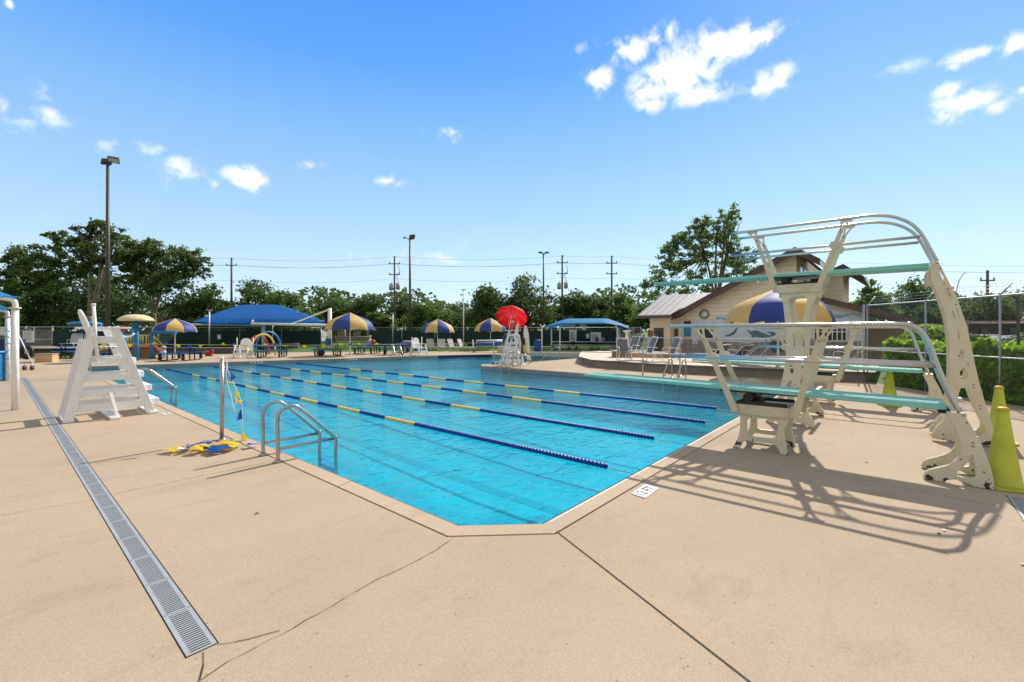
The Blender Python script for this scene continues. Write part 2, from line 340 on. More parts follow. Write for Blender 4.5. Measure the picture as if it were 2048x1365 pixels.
def sky():
    N, L = w.node_tree.nodes, w.node_tree.links; bg = N['Background']; bg.inputs['Strength'].default_value = .15
    st = N.new('ShaderNodeTexSky'); st.sky_type = 'NISHITA'; st.sun_disc = False
    st.sun_elevation = SEL; st.sun_rotation = math.atan2(SUNV.x, SUNV.y); st.air_density = 1.0; st.dust_density = .2; st.ozone_density = 3.0
    tc = N.new('ShaderNodeTexCoord'); sx = N.new('ShaderNodeSeparateXYZ'); L.new(tc.outputs['Generated'], sx.inputs[0])
    az = N.new('ShaderNodeMath'); az.operation = 'ARCTAN2'; L.new(sx.outputs['X'], az.inputs[0]); L.new(sx.outputs['Y'], az.inputs[1])
    el = N.new('ShaderNodeMath'); el.operation = 'ARCSINE'; L.new(sx.outputs['Z'], el.inputs[0])
    # physical sky evened out by a measured blue gradient, plus white fill light added out of view overhead and behind the camera
    rp = N.new('ShaderNodeValToRGB'); er = rp.color_ramp; dv = N.new('ShaderNodeMath'); dv.operation = 'DIVIDE'; dv.inputs[1].default_value = R(60); L.new(el.outputs[0], dv.inputs[0]); L.new(dv.outputs[0], rp.inputs[0])
    lin = lambda c: tuple((q / 255 / 12.92) if q < 10 else ((q / 255 + .055) / 1.055) ** 2.4 for q in c) + (1,)
    for i, (e_, c_) in enumerate(((0, (218, 237, 253)), (7.5, (200, 229, 254)), (13.5, (174, 216, 255)), (22, (136, 196, 255)), (30, (88, 168, 255)), (38, (66, 150, 253)), (60, (50, 125, 235)))):
        k = er.elements[i] if i < 2 else er.elements.new(e_ / 60); k.position = e_ / 60; k.color = lin(c_)
    g1 = N.new('ShaderNodeVectorMath'); g1.operation = 'SCALE'; g1.inputs['Scale'].default_value = SKY_K; L.new(rp.outputs[0], g1.inputs[0])
    mg = N.new('ShaderNodeMix'); mg.data_type = 'RGBA'; mg.inputs['Factor'].default_value = .22; L.new(g1.outputs[0], mg.inputs['A']); L.new(st.outputs[0], mg.inputs['B'])
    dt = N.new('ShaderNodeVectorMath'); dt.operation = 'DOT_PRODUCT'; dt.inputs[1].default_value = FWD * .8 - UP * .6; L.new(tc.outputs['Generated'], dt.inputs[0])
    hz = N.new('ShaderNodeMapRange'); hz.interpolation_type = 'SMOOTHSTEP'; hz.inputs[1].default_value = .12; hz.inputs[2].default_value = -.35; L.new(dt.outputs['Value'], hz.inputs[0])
    mh = N.new('ShaderNodeMix'); mh.data_type = 'RGBA'; L.new(hz.outputs[0], mh.inputs['Factor']); L.new(mg.outputs['Result'], mh.inputs['A']); mh.inputs['B'].default_value = (SKY_FILL * 1.0, SKY_FILL * .97, SKY_FILL * .94, 1)
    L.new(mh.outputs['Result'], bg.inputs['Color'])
    cb = N.new('ShaderNodeCombineXYZ'); L.new(az.outputs[0], cb.inputs[0]); L.new(el.outputs[0], cb.inputs[1])
    acc = None
    for px, py, rx, ry, k in CLOUDS:
        d = ray(px, py); a = math.atan2(d.x, d.y); e = math.atan2(d.z, math.hypot(d.x, d.y))
        d2 = ray(px + rx, py); d3 = ray(px, py - ry)
        ra = abs(math.atan2(d2.x, d2.y) - a); re = abs(math.atan2(d3.z, math.hypot(d3.x, d3.y)) - e)
        s = N.new('ShaderNodeVectorMath'); s.operation = 'SUBTRACT'; L.new(cb.outputs[0], s.inputs[0]); s.inputs[1].default_value = (a, e, 0)
        q = N.new('ShaderNodeVectorMath'); q.operation = 'MULTIPLY'; L.new(s.outputs[0], q.inputs[0]); q.inputs[1].default_value = (1 / ra, 1 / re, 0)
        ln = N.new('ShaderNodeVectorMath'); ln.operation = 'LENGTH'; L.new(q.outputs[0], ln.inputs[0])
        ma = N.new('ShaderNodeMath'); ma.operation = 'MULTIPLY_ADD'; L.new(ln.outputs['Value'], ma.inputs[0]); ma.inputs[1].default_value = -k; ma.inputs[2].default_value = k
        if acc is None: acc = ma.outputs[0]
        else:
            mx = N.new('ShaderNodeMath'); mx.operation = 'MAXIMUM'; L.new(acc, mx.inputs[0]); L.new(ma.outputs[0], mx.inputs[1]); acc = mx.outputs[0]
    nz = N.new('ShaderNodeTexNoise'); nz.inputs['Scale'].default_value = 28; nz.inputs['Detail'].default_value = 10; nz.inputs['Roughness'].default_value = .60; nz.inputs['Distortion'].default_value = .25; L.new(cb.outputs[0], nz.inputs['Vector'])
    n2 = N.new('ShaderNodeMath'); n2.operation = 'MULTIPLY_ADD'; n2.inputs[1].default_value = 3.2; n2.inputs[2].default_value = -1.52; L.new(nz.outputs['Fac'], n2.inputs[0])
    ad = N.new('ShaderNodeMath'); ad.operation = 'ADD'; L.new(acc, ad.inputs[0]); L.new(n2.outputs[0], ad.inputs[1])
    rg = N.new('ShaderNodeMapRange'); rg.interpolation_type = 'SMOOTHSTEP'; rg.inputs[1].default_value = -.12; rg.inputs[2].default_value = .78; L.new(ad.outputs[0], rg.inputs[0])
    op = N.new('ShaderNodeMapRange'); op.inputs[1].default_value = -.1; op.inputs[2].default_value = .55; op.inputs[3].default_value = .3; op.inputs[4].default_value = 1; L.new(acc, op.inputs[0])
    ro = N.new('ShaderNodeMath'); ro.operation = 'MULTIPLY'; L.new(rg.outputs[0], ro.inputs[0]); L.new(op.outputs[0], ro.inputs[1])
    n4 = N.new('ShaderNodeTexNoise'); n4.inputs['Scale'].default_value = 14; n4.inputs['Detail'].default_value = 5; L.new(cb.outputs[0], n4.inputs['Vector'])
    sh = N.new('ShaderNodeMapRange'); sh.inputs[1].default_value = .42; sh.inputs[2].default_value = .62; L.new(n4.outputs['Fac'], sh.inputs[0])
    cm = N.new('ShaderNodeMix'); cm.data_type = 'RGBA'; cm.inputs['A'].default_value = (.78, .84, .92, 1); cm.inputs['B'].default_value = (1, 1, 1, 1); L.new(sh.outputs[0], cm.inputs['Factor'])
    cl = N.new('ShaderNodeBackground'); L.new(cm.outputs['Result'], cl.inputs['Color']); cl.inputs['Strength'].default_value = CLOUDS_STR
    ms = N.new('ShaderNodeMixShader'); L.new(ro.outputs[0], ms.inputs[0]); L.new(bg.outputs[0], ms.inputs[1]); L.new(cl.outputs[0], ms.inputs[2])
    L.new(ms.outputs[0], N['World Output'].inputs['Surface'])
CLOUDS_STR = 1.05; SKY_K = 6.2; SKY_FILL = 3.5
CLOUDS = [(1360,140,100,66,1.25),(1450,90,88,48,1.2),(1520,72,50,28,.9),(1265,105,45,40,.9),(1300,175,60,40,.9),(1200,160,36,28,.9),(1340,60,18,34,.6),(1310,80,22,22,.55),(1400,190,70,28,.8),(1300,210,40,18,.7),
 (1545,160,58,32,.95),(1510,180,35,18,.7),(1925,210,84,36,1.2),(1900,180,40,20,.75),(1990,215,45,18,.6),(1960,105,90,18,.7),(2030,90,40,22,.8),(1905,135,22,12,.5),
 (490,355,50,27,1.2),(520,362,24,16,.8),(355,335,46,28,.6),(105,230,36,24,.5),(90,190,26,20,.3),(8,220,14,22,.5),(50,245,24,14,.3),(215,287,36,14,.35),(300,300,40,14,.38),(430,370,18,10,.3),
 (770,363,36,12,.55),(905,265,32,12,.4),(620,332,24,10,.3),(880,515,50,12,.18),(1905,466,26,8,.4),(1160,95,16,8,.2),(1810,130,24,10,.2),(2045,180,16,8,.4),(20,8,10,14,.6)]
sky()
vs = SC.view_settings; vs.view_transform = 'Standard'; vs.look = 'None'; vs.exposure = .2; vs.gamma = 1
SC.cycles.use_denoising = True
SC.cycles.max_bounces = 8; SC.cycles.transparent_max_bounces = 12; SC.cycles.caustics_reflective = False; SC.cycles.caustics_refractive = False
SC.cycles.sample_clamp_indirect = 4
# ================================================================ ground, deck and pool
POOL = [(2.70,2.93),(3.20,2.41),(15.6,2.41),(15.6,15.4),(16.3,16.1),(18.4,15.3),(20.1,15.2),(24.6,15.1),(26.3,16.1),(24.3,18.9),(24.0,22.6),(20.4,24.4),(14.6,26.2),(8.2,28.3),(4.6,29.3),(2.70,29.8)]
WZ = -.18
def offset(poly, d):
    out = []; n = len(poly)
    for i in range(n):
        p, a, b = (V((*poly[(i + k) % n], 0)) for k in (0, -1, 1))
        e1 = (p - a).normalized(); e2 = (b - p).normalized(); n1 = V((e1.y, -e1.x, 0)); n2 = V((e2.y, -e2.x, 0))
        q = p + (n1 + n2) * (d / (1 + n1.dot(n2))); out.append((q.x, q.y))
    return out
def lift(poly, z): return [(x, y, z) for x, y in poly]
COP = offset(POOL, .215); COPJ = offset(POOL, .232)
DECK = [(-9, -9), (22, -9), (15.1, -2.3), (19.05, .7), (30, .7), (40, 12), (37.5, 18.5), (33, 22.5), (25.4, 28.6), (19, 33.3), (16, 36.5), (6, 40), (-6, 40), (-14, 22)]
BIG = 900
m = MB(); m.sheet([lift(DECK, 0), lift(COPJ[::-1], 0)]); struct(m.build('pool_deck', K['deck']))
m = MB(); m.sheet([[(-BIG, -BIG, 0), (BIG, -BIG, 0), (BIG, BIG, 0), (-BIG, BIG, 0)], lift(DECK[::-1], 0)]); struct(m.build('ground', K['grass']))
m = MB(); n = len(POOL); lip = offset(POOL, .03)
for i in range(n):                                                # rounded-nose coping slab
    j = (i + 1) % n
    m.add([(*COP[i], .004), (*COP[j], .004), (*lip[j], .004), (*lip[i], .004), (*POOL[j], -.018), (*POOL[i], -.018), (*POOL[j], -.06), (*POOL[i], -.06), (*COP[i], -.05), (*COP[j], -.05)],
          [(0, 1, 2, 3), (3, 2, 4, 5), (5, 4, 6, 7), (1, 0, 8, 9)])
struct(m.build('pool_coping', K['coping']))
m = MB()
for i in range(n):
    j = (i + 1) % n; m.add([(*COP[i], -.012), (*COP[j], -.012), (*COPJ[j], -.012), (*COPJ[i], -.012)], [(0, 1, 2, 3)])
struct(m.build('coping_joint', K['joint']))
def fz(y): return -1.5 + .55 * min(1, max(0, (y - 6) / 20.0))    # floor rises towards the far end
m = MB()
wl = offset(POOL, -.015)
for i in range(n):
    j = (i + 1) % n; m.mi = 1 if i in (10,) else 0
    m.add([(*wl[i], -.02), (*wl[j], -.02), (*wl[j], -.42), (*wl[i], -.42)], [(0, 1, 2, 3)])
    m.mi = 2; m.add([(*wl[i], -.42), (*wl[j], -.42), (*wl[j], -2.6), (*wl[i], -2.6)], [(0, 1, 2, 3)])
m.mi = 2
ys = [2.0, 6, 26, 31]
for a, b in zip(ys, ys[1:]): m.add([(2.2, a, fz(a)), (28, a, fz(a)), (28, b, fz(b)), (2.2, b, fz(b))], [(0, 1, 2, 3)])
m.mi = 3
for x in (4.1, 6.55):
    for a, b in ((4.2, 6), (6, 26)): m.add([(x - .13, a, fz(a) + .006), (x + .13, a, fz(a) + .006), (x + .13, b, fz(b) + .006), (x - .13, b, fz(b) + .006)], [(0, 1, 2, 3)])
    m.add([(x - .5, 4.2, fz(4) + .006), (x + .5, 4.2, fz(4) + .006), (x + .5, 4.0, fz(4) + .006), (x - .5, 4.0, fz(4) + .006)], [(0, 1, 2, 3)])
struct(m.build('pool_basin', [K['tile'], K['tilebl'], K['plaster'], K['lane']]))
m = MB(); m.sheet([lift(offset(POOL, -.012), WZ)]); ob = struct(m.build('pool_water', K['water'], recalc=False))
for p in ob.data.polygons:
    if p.normal.z < 0: p.flip()
m = MB()
for a, b in (((3.26, 2.352), (15.6, 2.352)),): m.add([(a[0], a[1] - .007, .0062), (b[0], b[1] - .007, .0062), (b[0], b[1] + .007, .0062), (a[0], a[1] + .007, .0062)], [(0, 1, 2, 3)])
struct(m.build('coping_white_line', K['sign']))
# joints and cracks in the slab
def strip(name, pts, wd, mt, z=.004, jag=0.0):
    m = MB(); rnd = random.Random(len(pts) + int(wd * 1e4)); out = []
    for a, b in zip(pts, pts[1:]):
        k = max(1, int((b - a).length / .06)) if jag else 1
        for i in range(k): out.append(a.lerp(b, i / k) + V((rnd.uniform(-jag, jag), rnd.uniform(-jag, jag), 0)))
    out.append(pts[-1])
    for a, b in zip(out, out[1:]):
        t = (b - a).normalized(); s = V((t.y, -t.x, 0)) * wd / 2 * (rnd.uniform(.4, 1.2) if jag else 1)
        m.add([a - s + UP * z, a + s + UP * z, b + s + UP * z, b - s + UP * z], [(0, 1, 2, 3)])
    return struct(m.build(name, mt))
for i in range(n):                                                # saw cuts across the coping
    a, b, c_, d_ = V((*POOL[i], 0)), V((*POOL[(i + 1) % n], 0)), V((*COP[i], 0)), V((*COP[(i + 1) % n], 0)); k = int((b - a).length / 1.8)
    for q in range(1, k + 1): u = q / (k + 1); strip('coping_cut', [a.lerp(b, u).lerp(c_.lerp(d_, u), .14), c_.lerp(d_, u)], .006, K['joint'], z=.0065)
def gl(*q): return [G(*p) for p in q]
strip('expansion_joint', [*gl((1113, 1064), (1310, 1217), (1500, 1365), (1690, 1513))], .010, K['joint'])
strip('slab_crack', gl((905, 1078), (860, 1108), (758, 1159), (690, 1197), (640, 1226), (585, 1258), (539, 1280), (459, 1323), (402, 1362), (330, 1400)), .0042, K['joint'], jag=.009)
strip('slab_crack', gl((407, 1306), (409, 1330), (399, 1362)), .008, K['joint'], jag=.006)
strip('slab_crack', gl((433, 1291), (470, 1285), (499, 1279), (560, 1262)), .005, K['joint'], jag=.006)
strip('control_joint', gl((226, 989), (551, 922)), .006, K['joint'], jag=.004)
strip('control_joint', gl((-300, 1078), (0, 1032), (188, 1000)), .005, K['joint'], jag=.003)
strip('control_joint', gl((1394, 896), (2046, 1023), (2200, 1053)), .006, K['joint'], jag=.003)
strip('control_joint', [V((15.95, 9.0, 0)), V((18.3, 9.0, 0))], .012, K['joint'], jag=.003)
for y in (12.6, 17.5, 22.4, 27.0): strip('control_joint', [V((-6, y, 0)), V((.66, y, 0))], .01, K['joint'], jag=.004); strip('control_joint', [V((.84, y, 0)), V((2.38, y, 0))], .01, K['joint'], jag=.004)
# lettering helper
def text(body, size, loc, right, up, mt, parent, name='lettering', fit=None):
    c = bpy.data.curves.new(name, 'FONT'); c.body = body; c.size = size; c.align_x = 'CENTER'; c.align_y = 'CENTER'; c.extrude = .0004; c.offset = size * .018
    o = bpy.data.objects.new(name, c); COL.objects.link(o); c.materials.append(mt)
    r = V(right).normalized(); u = V(up).normalized(); nrm = r.cross(u)
    M = Matrix((r, u, nrm)).transposed().to_4x4(); M.translation = V(loc) - root_of(parent).location
    me = bpy.data.meshes.new_from_object(o.evaluated_get(bpy.context.evaluated_depsgraph_get())); bpy.data.objects.remove(o); bpy.data.curves.remove(c)
    if fit:                                                       # condensed lettering that fills its tile
        xs = [q.co.x for q in me.vertices]; ys = [q.co.y for q in me.vertices]
        for q in me.vertices: q.co.x = (q.co.x - (min(xs) + max(xs)) / 2) * fit[0] / (max(xs) - min(xs)); q.co.y = (q.co.y - (min(ys) + max(ys)) / 2) * fit[1] / (max(ys) - min(ys))
    o = bpy.data.objects.new(name, me); COL.objects.link(o)
    o.parent = parent; o.matrix_local = M; return o
def marker(c, right, up, w_, h_, body, label, size=None):
    r, u = V(right).normalized(), V(up).normalized(); nrm = r.cross(u); c = V(c)
    t = T('depth_marker', label, 'depth marker', c, 'depth markers round the pool')
    MB().obox(c + nrm * .003, r * w_ / 2, u * h_ / 2, nrm * .003).build('tile', K['sign'], t)
    text(body, size or h_ * .85, c + nrm * .0068, r, u, K['ink'], t, fit=(w_ * .80, h_ * .72))
cs = gl((1260, 991.5), (1286, 1000), (1321, 975), (1294, 969))
marker(sum(cs, V()) / 4 + UP * .003, (cs[2] - cs[1]), (cs[0] - cs[1]), .37, .17, '12 FT', 'white 12 FT tile set in the near deck below the diving board shadow', .17)
marker(G(334, 828) + UP * .002, (0, -1, 0), (1, 0, 0), .32, .15, '9 FT', 'worn white 9 FT tile in the deck beside the big guard chair')
for px, body, lb in ((993, '12 FT', 'white depth tile on the peninsula wall nearest its tip'), (1019, '12 FT', 'white depth tile on the peninsula wall just left of the ladder rails'), (1090, '12 FT', 'white 12 FT tile on the grey peninsula wall, third from its tip'), (1140, '12 FT', 'white 12 FT tile on the peninsula wall beside the diving board tip')):
    p = PX(px, 741, 15.6); marker(V((15.612, p.y, -.085)), (0, -1, 0), (0, 0, 1), .5 if px > 1050 else .42, .11, body, lb)
fa, fb = V((14.6, 26.2, 0)), V((8.2, 28.3, 0)); fd = (fa - fb).normalized()
marker(fb + fd * 1.75 + V((-.03, -.09, -.09)) * .2 + UP * -.07, fd, UP, .62, .11, '4 FT', 'white 4 FT tile on the far pool wall beyond the middle lane ropes')
fa2, fb2 = V((20.4, 24.4, 0)), V((14.6, 26.2, 0)); fd2 = (fa2 - fb2).normalized()
marker(fb2 + fd2 * .25 + UP * -.088 + V((-.006, -.018, 0)), fd2, UP, .62, .11, '5 FT', 'white 5 FT tile on the far pool wall below the striped umbrella')
# ---------------------------------------------------------------- lane ropes
def lane(x, y0, y1, cuts, label):
    t = T('lane_rope', label, 'lane rope', (x, y0, WZ), 'floating lane ropes')
    MB().tube([(x, y0 - .55, WZ + .0), (x, y1 + .9, WZ + .02)], .006, 5).build('cable', K['steel'], t)
    def sec(a, b, name, mt):
        m = MB(); pr = []; k = max(1, int((b - a) / .062)); st = (b - a) / k
        for i in range(k): pr += [(.024, i*st), (.036, i*st + .008), (.040, i*st + st*.5), (.036, i*st + st - .014), (.024, i*st + st - .006)]
        m.lathe(pr, (x, a, WZ + .018), 9, (0, 1, 0)); m.build(name, mt, t)
    ys = [y0] + cuts; blue = True
    y = y0
    for c in cuts: sec(y, c, 'blue_floats' if blue else 'yellow_floats', K['bluf'] if blue else K['yelfl']); y = c; blue = not blue
    n_ = 0
    while y < y1 - 5:
        L = 1.02
        if blue and n_ % 4 == 1:
            sec(y, y + L - .12, 'blue_floats', K['bluf']); sec(y + L - .12, y + L, 'red_floats', K['redfl'])
        else: sec(y, y + L, 'blue_floats' if blue else 'yellow_floats', K['bluf'] if blue else K['yelfl'])
        y += L; blue = not blue; n_ += 1
    sec(y, y1, 'blue_floats', K['bluf'])
def cy(x, *px): return [PX(a, b, x).y for a, b in px]
lane(5.55, 3.03, 27.2, cy(5.55, (830, 850), (771, 838)), 'nearest lane rope, blue and yellow discs, left end by the near ladder')
lane(7.55, 3.21, 27.0, cy(7.55, (960, 818), (902, 808)), 'second lane rope from the camera, long blue run towards the diving boards')
lane(9.55, 2.97, 26.9, cy(9.55, (1083, 802), (1025, 794)), 'third lane rope from the camera, blue and yellow')
lane(11.45, 3.3, 26.3, cy(11.45, (1160, 789), (1108, 783)), 'farthest lane rope, closest to the peninsula wall')
# ---------------------------------------------------------------- ladders, rails, posts
def ladder(label, steps=3):
    t = T('pool_ladder', label, 'pool ladder', (2.42, 6.37, 0), 'stainless pool ladders')
    path = [PY(*p, 6.13) for p in ((556, 928), (555.5, 880), (555, 840), (560, 825), (572, 815), (588, 812), (602, 819), (652, 859.5), (668, 875), (671.5, 890), (672.5, 944))]
    path[0].z = 0; path[-1] = V((path[-2].x, 6.13, -1.1)); xe = path[-1].x
    for y in (6.13, 6.62):
        pp = smooth_path([V((p.x, y, p.z)) for p in path], 4)
        r = MB(); r.tube(pp, .024, 10); r.build('rail', K['steel'], t)
        b = MB(); b.tube([V((path[0].x, y, .17)), V((xe, y, .17))], .019, 8); b.build('cross_tube', K['steel'], t)
        b = MB(); b.lathe([(.055, 0), (.055, .012), (.03, .03)], (path[0].x, y, .004), 12); b.build('base_flange', K['steel'], t)
    for k in range(steps):
        MB().box(xe - .05, xe + .05, 6.155, 6.595, -.32 - .27 * k, -.29 - .27 * k).build('tread', K['alu'], t)
    return t
L0 = ladder('pair of curved steel ladder rails nearest the camera on the left edge')
dup(L0, (2.42, 15.0, 0), 0, 'steel ladder rails over the left edge behind the big guard chair')
dup(L0, (16.02, 13.45, 0), R(180), 'steel ladder rails at the peninsula tip beside the red umbrella chair')
dup(L0, (16.05, 5.9, 0), R(180), 'steel ladder rails on the right edge above the near diving board')
p = G(791, 712.5); dup(L0, p, R(-108), 'steel ladder rails on the far edge by the picnic tables')
m = MB(); hp = [G(1081, 722) + UP * -.05, G(1081, 722), V((*AT(1108, 26.5)[:2], .72)), V((*AT(1114, 26.5)[:2], .76)), V((*AT(1119, 26.4)[:2], .68)), G(1119, 720)]
m.tube(smooth_path(hp, 4), .022, 8); tag(m.build('handrail', K['steel']), 'single sloping steel handrail rising out of the shallow pool behind the peninsula', 'handrail')
def post(p, h, r, label, mt='steel'):
    t = T('stanchion', label, 'post', p, 'flag stanchions at the pool edge')
    MB().tube([V(p), V(p) + UP * h], r, 12).build('shaft', K[mt], t)
    MB().lathe([(r * 1.9, 0), (r * 1.9, .008), (r * 1.1, .02)], V(p) + UP * .004, 12).build('collar', K[mt], t)
    MB().lathe([(r * 1.12, 0), (r * 1.12, .03), (.008, .04)], V(p) + UP * h, 10).build('cap', K['whitep'], t); return t
post((2.36, 8.07, 0), 1.27, .030, 'steel post standing over the pile of pennants')
post((16.2, 7.33, 0), 1.03, .026, 'brownish post on the right edge left of the ladder rails')
post((16.56, 6.05, 0), 1.75, .022, 'tall thin post rising just behind the right hand ladder rails')
post((16.77, 15.66, 0), 1.14, .022, 'thin post at the peninsula tip holding the end of the flag line')
post((2.36, 22.6, 0), 1.27, .030, 'steel post on the left edge holding the far flag line')
# pennants
def pennant(m, a, b, tip, curl, seed, n_=4):
    rnd = random.Random(seed); a, b, tip = V(a), V(b), V(tip); nr = (b - a).cross(tip - a).normalized(); vs = []
    for i in range(n_ + 1):
        for j in range(n_ + 1 - i):
            u = i / n_; v = j / n_
            p = a + (tip - a) * u + (b - a) * v
            vs.append(p + nr * (curl * math.sin(5 * u + seed) * math.cos(4 * v + seed * 2) + rnd.uniform(-.2, .2) * curl))
    fs = []; idx = lambda i, j: sum(n_ + 1 - q for q in range(i)) + j
    for i in range(n_):
        for j in range(n_ - i):
            fs.append((idx(i, j), idx(i, j + 1), idx(i + 1, j)))
            if j < n_ - i - 1: fs.append((idx(i, j + 1), idx(i + 1, j + 1), idx(i + 1, j)))
    m.add(vs, fs, True)
t = T('pennant_string', 'string of blue and yellow pennants hanging from the near post into a heap', 'pennants', (2.3, 7.6, 0))
hang = [(447, 718), (455, 740), (466, 765), (476, 785), (484, 810), (485, 835), (485, 858), (483, 880)]
line = [D for D in [V((2.40, 7.98, 1.27))]] + [AT(px, 7.0, ZP(py, 7.0)) for px, py in hang[1:]]
MB().tube(line, .006, 5).build('cord', K['rope'], t)
MB().tube([V((2.40, 7.98, 1.26))] + [AT(px, 7.02, ZP(py, 7.02)) for px, py in ((452, 750), (456, 773), (462, 792), (467, 815), (472, 833))], .006, 5).build('cord', K['rope'], t)
for k, (a, b, c, mt) in enumerate([((458, 742), (472, 755), (463, 763), 'blup'), ((470, 778), (478, 790), (471, 812), 'yelf'), ((487, 801), (473, 801), (480, 808), 'yelf'), ((482, 818), (485, 838), (472, 842), 'blup'), ((485, 860), (496, 884), (483, 886), 'yelf')]):
    m = MB(); P3 = [AT(px, 6.98, ZP(py, 6.98)) for px, py in (a, b, c)]; pennant(m, P3[0], P3[1], P3[2], .012, k); m.build('pennant', K[mt], t)
rnd = random.Random(5)
pile = [(345,906,'yelf',.34),(368,903,'rope',.2),(385,900,'blup',.34),(405,897,'blup',.36),(420,901,'blup',.3),(395,908,'yelf',.3),(415,903,'yelf',.3),(430,906,'blup',.3),(438,908,'blup',.34),(440,892,'yelf',.34),(455,893,'yelf',.36),(452,899,'yelf',.34),(466,900,'yelf',.34),(474,894,'blup',.22),(460,890,'yelf',.3),(425,894,'blup',.3),(378,905,'yelf',.28),(505,896,'blup',.22),(447,902,'yelf',.3)]
for k, (px, py, mt, sz) in enumerate(pile):
    c = G(px, py) + UP * (.02 + .045 * rnd.random() + (.03 if 380 < px < 470 else 0)); a = rnd.uniform(0, 6.28)
    d = V((math.cos(a), math.sin(a), rnd.uniform(-.12, .25))); e = V((-math.sin(a), math.cos(a), rnd.uniform(-.1, .2)))
    q = [c + d * sz * .5, c - d * sz * .3 + e * sz * .36, c - d * sz * .3 - e * sz * .36]
    for p in q: p.z = max(p.z, .012)
    m = MB(); pennant(m, *q, .012, k + 11, 8)
    for p in m.v:                                                 # cloth lying over the rest of the heap
        g_ = p - G(415, 902); l_ = g_.dot(RGT) / .62; f_ = g_.dot(FWD) / .28; hm = .075 * math.exp(-l_ * l_ - f_ * f_) * (1 + .5 * math.sin(13 * p.x + 3) * math.cos(11 * p.y))
        p.z = .005 + .0022 * k * math.exp(-l_ * l_) + max(0, hm) + .018 * abs(math.sin(17 * p.x + k) * math.sin(19 * p.y + 2 * k))
    m.build('pennant', K[mt], t)
# the long flag line across the water
A = V((2.36, 22.6, 1.25)); B = V((16.77, 15.66, 1.12)); t = T('pennant_string', 'long line of small blue and yellow pennants stretched across the far end of the pool', 'pennants', A)
pts = [A.lerp(B, i / 30) - UP * (.10 * math.sin(math.pi * i / 30)) for i in range(31)]
MB().tube(pts, .009, 5).build('cord', K['yelp'], t)
rnd = random.Random(3)
for k in range(29):
    u = .02 + k * .0235; p = A.lerp(B, u) - UP * (.10 * math.sin(math.pi * u)); d = (B - A).normalized(); up = rnd.choice((-1, -1, -.5, .8)) if k > 1 else -1
    m = MB(); pennant(m, p, p + d * .19, p + d * .09 + UP * up * .13 + V((rnd.uniform(-.05, .05), rnd.uniform(-.05, .05), 0)), .02, k); m.build('pennant', K['blup'] if k % 2 else K['yelf'], t)
# ---------------------------------------------------------------- trench drains
def drain(x0, x1, y0, y1, label, along):
    t = T('trench_drain', label, 'drain', ((x0 + x1) / 2, (y0 + y1) / 2, 0), 'slotted trench drains')
    MB().box(x0 - .004, x1 + .009, y0 - .004, y1 + .004, -.02, .0015).build('channel', K['dark'], t)
    L = .5; n_ = int(round(((y1 - y0) if along == 'y' else (x1 - x0)) / L)); first = None
    for k in range(n_):
        if first is None:
            m = MB()
            def bx(u0, u1, v0, v1):
                if along == 'y': m.box(x0 + v0, x0 + v1, y0 + u0, y0 + u1, .002, .0055)
                else: m.box(x0 + u0, x0 + u1, y0 + v0, y0 + v1, .002, .0055)
            W = (x1 - x0) if along == 'y' else (y1 - y0)
            bx(0, L - .006, 0, .022); bx(0, L - .006, W - .022, W)
            bx(0, .018, .022, W - .022); bx(L - .024, L - .006, .022, W - .022)
            for q in range(20): bx(.029 + q * .0225, .041 + q * .0225, .022, W - .022)
            first = m.build('grate', K['grating'], t)
        else:
            c = first.copy(); COL.objects.link(c); c.parent = t; c.location = (0, k * L, 0) if along == 'y' else (k * L, 0, 0)
drain(.665, .805, 2.83, 24.33, 'long grey slotted drain running along the left deck', 'y')
drain(3.9, 6.9, -1.02, -.88, 'short grey slotted drain starting at the near lime cone', 'x')
# ================================================================ diving boards
def pxl(s, fn): return [fn(float(a), float(b)) for a, b in (q.split(',') for q in s.split())]
def board_mesh(t, x0, x1, y0, y1, z0, z1, th):
    m = MB()                                                       # ribbed plank with side rails
    def Q(x, y, dz): return V((x, y, z0 + (z1 - z0) * (y - y0) / (y1 - y0) + dz))
    for a, b, zt in ((x0, x0 + .035, 0), (x0 + .035, x1 - .035, -.008), (x1 - .035, x1, 0)):
        m.add([Q(a, y0, zt - th), Q(b, y0, zt - th), Q(b, y1, zt - th * .55), Q(a, y1, zt - th * .55), Q(a, y0, zt), Q(b, y0, zt), Q(b, y1, zt), Q(a, y1, zt)],
              [(3,2,1,0),(4,5,6,7),(0,1,5,4),(1,2,6,5),(2,3,7,6),(3,0,4,7)])
    for k in range(5):
        xx = x0 + .09 + k * (x1 - x0 - .18) / 4
        m.add([Q(xx - .012, y0 + .02, -.009), Q(xx + .012, y0 + .02, -.009), Q(xx + .012, y1 - .02, -.009), Q(xx - .012, y1 - .02, -.009), Q(xx - .012, y0 + .02, -.002), Q(xx + .012, y0 + .02, -.002), Q(xx + .012, y1 - .02, -.002), Q(xx - .012, y1 - .02, -.002)],
              [(4,5,6,7),(0,1,5,4),(1,2,6,5),(2,3,7,6),(3,0,4,7)])
    return m.build('board', K['teal'], t, bevel=.006)
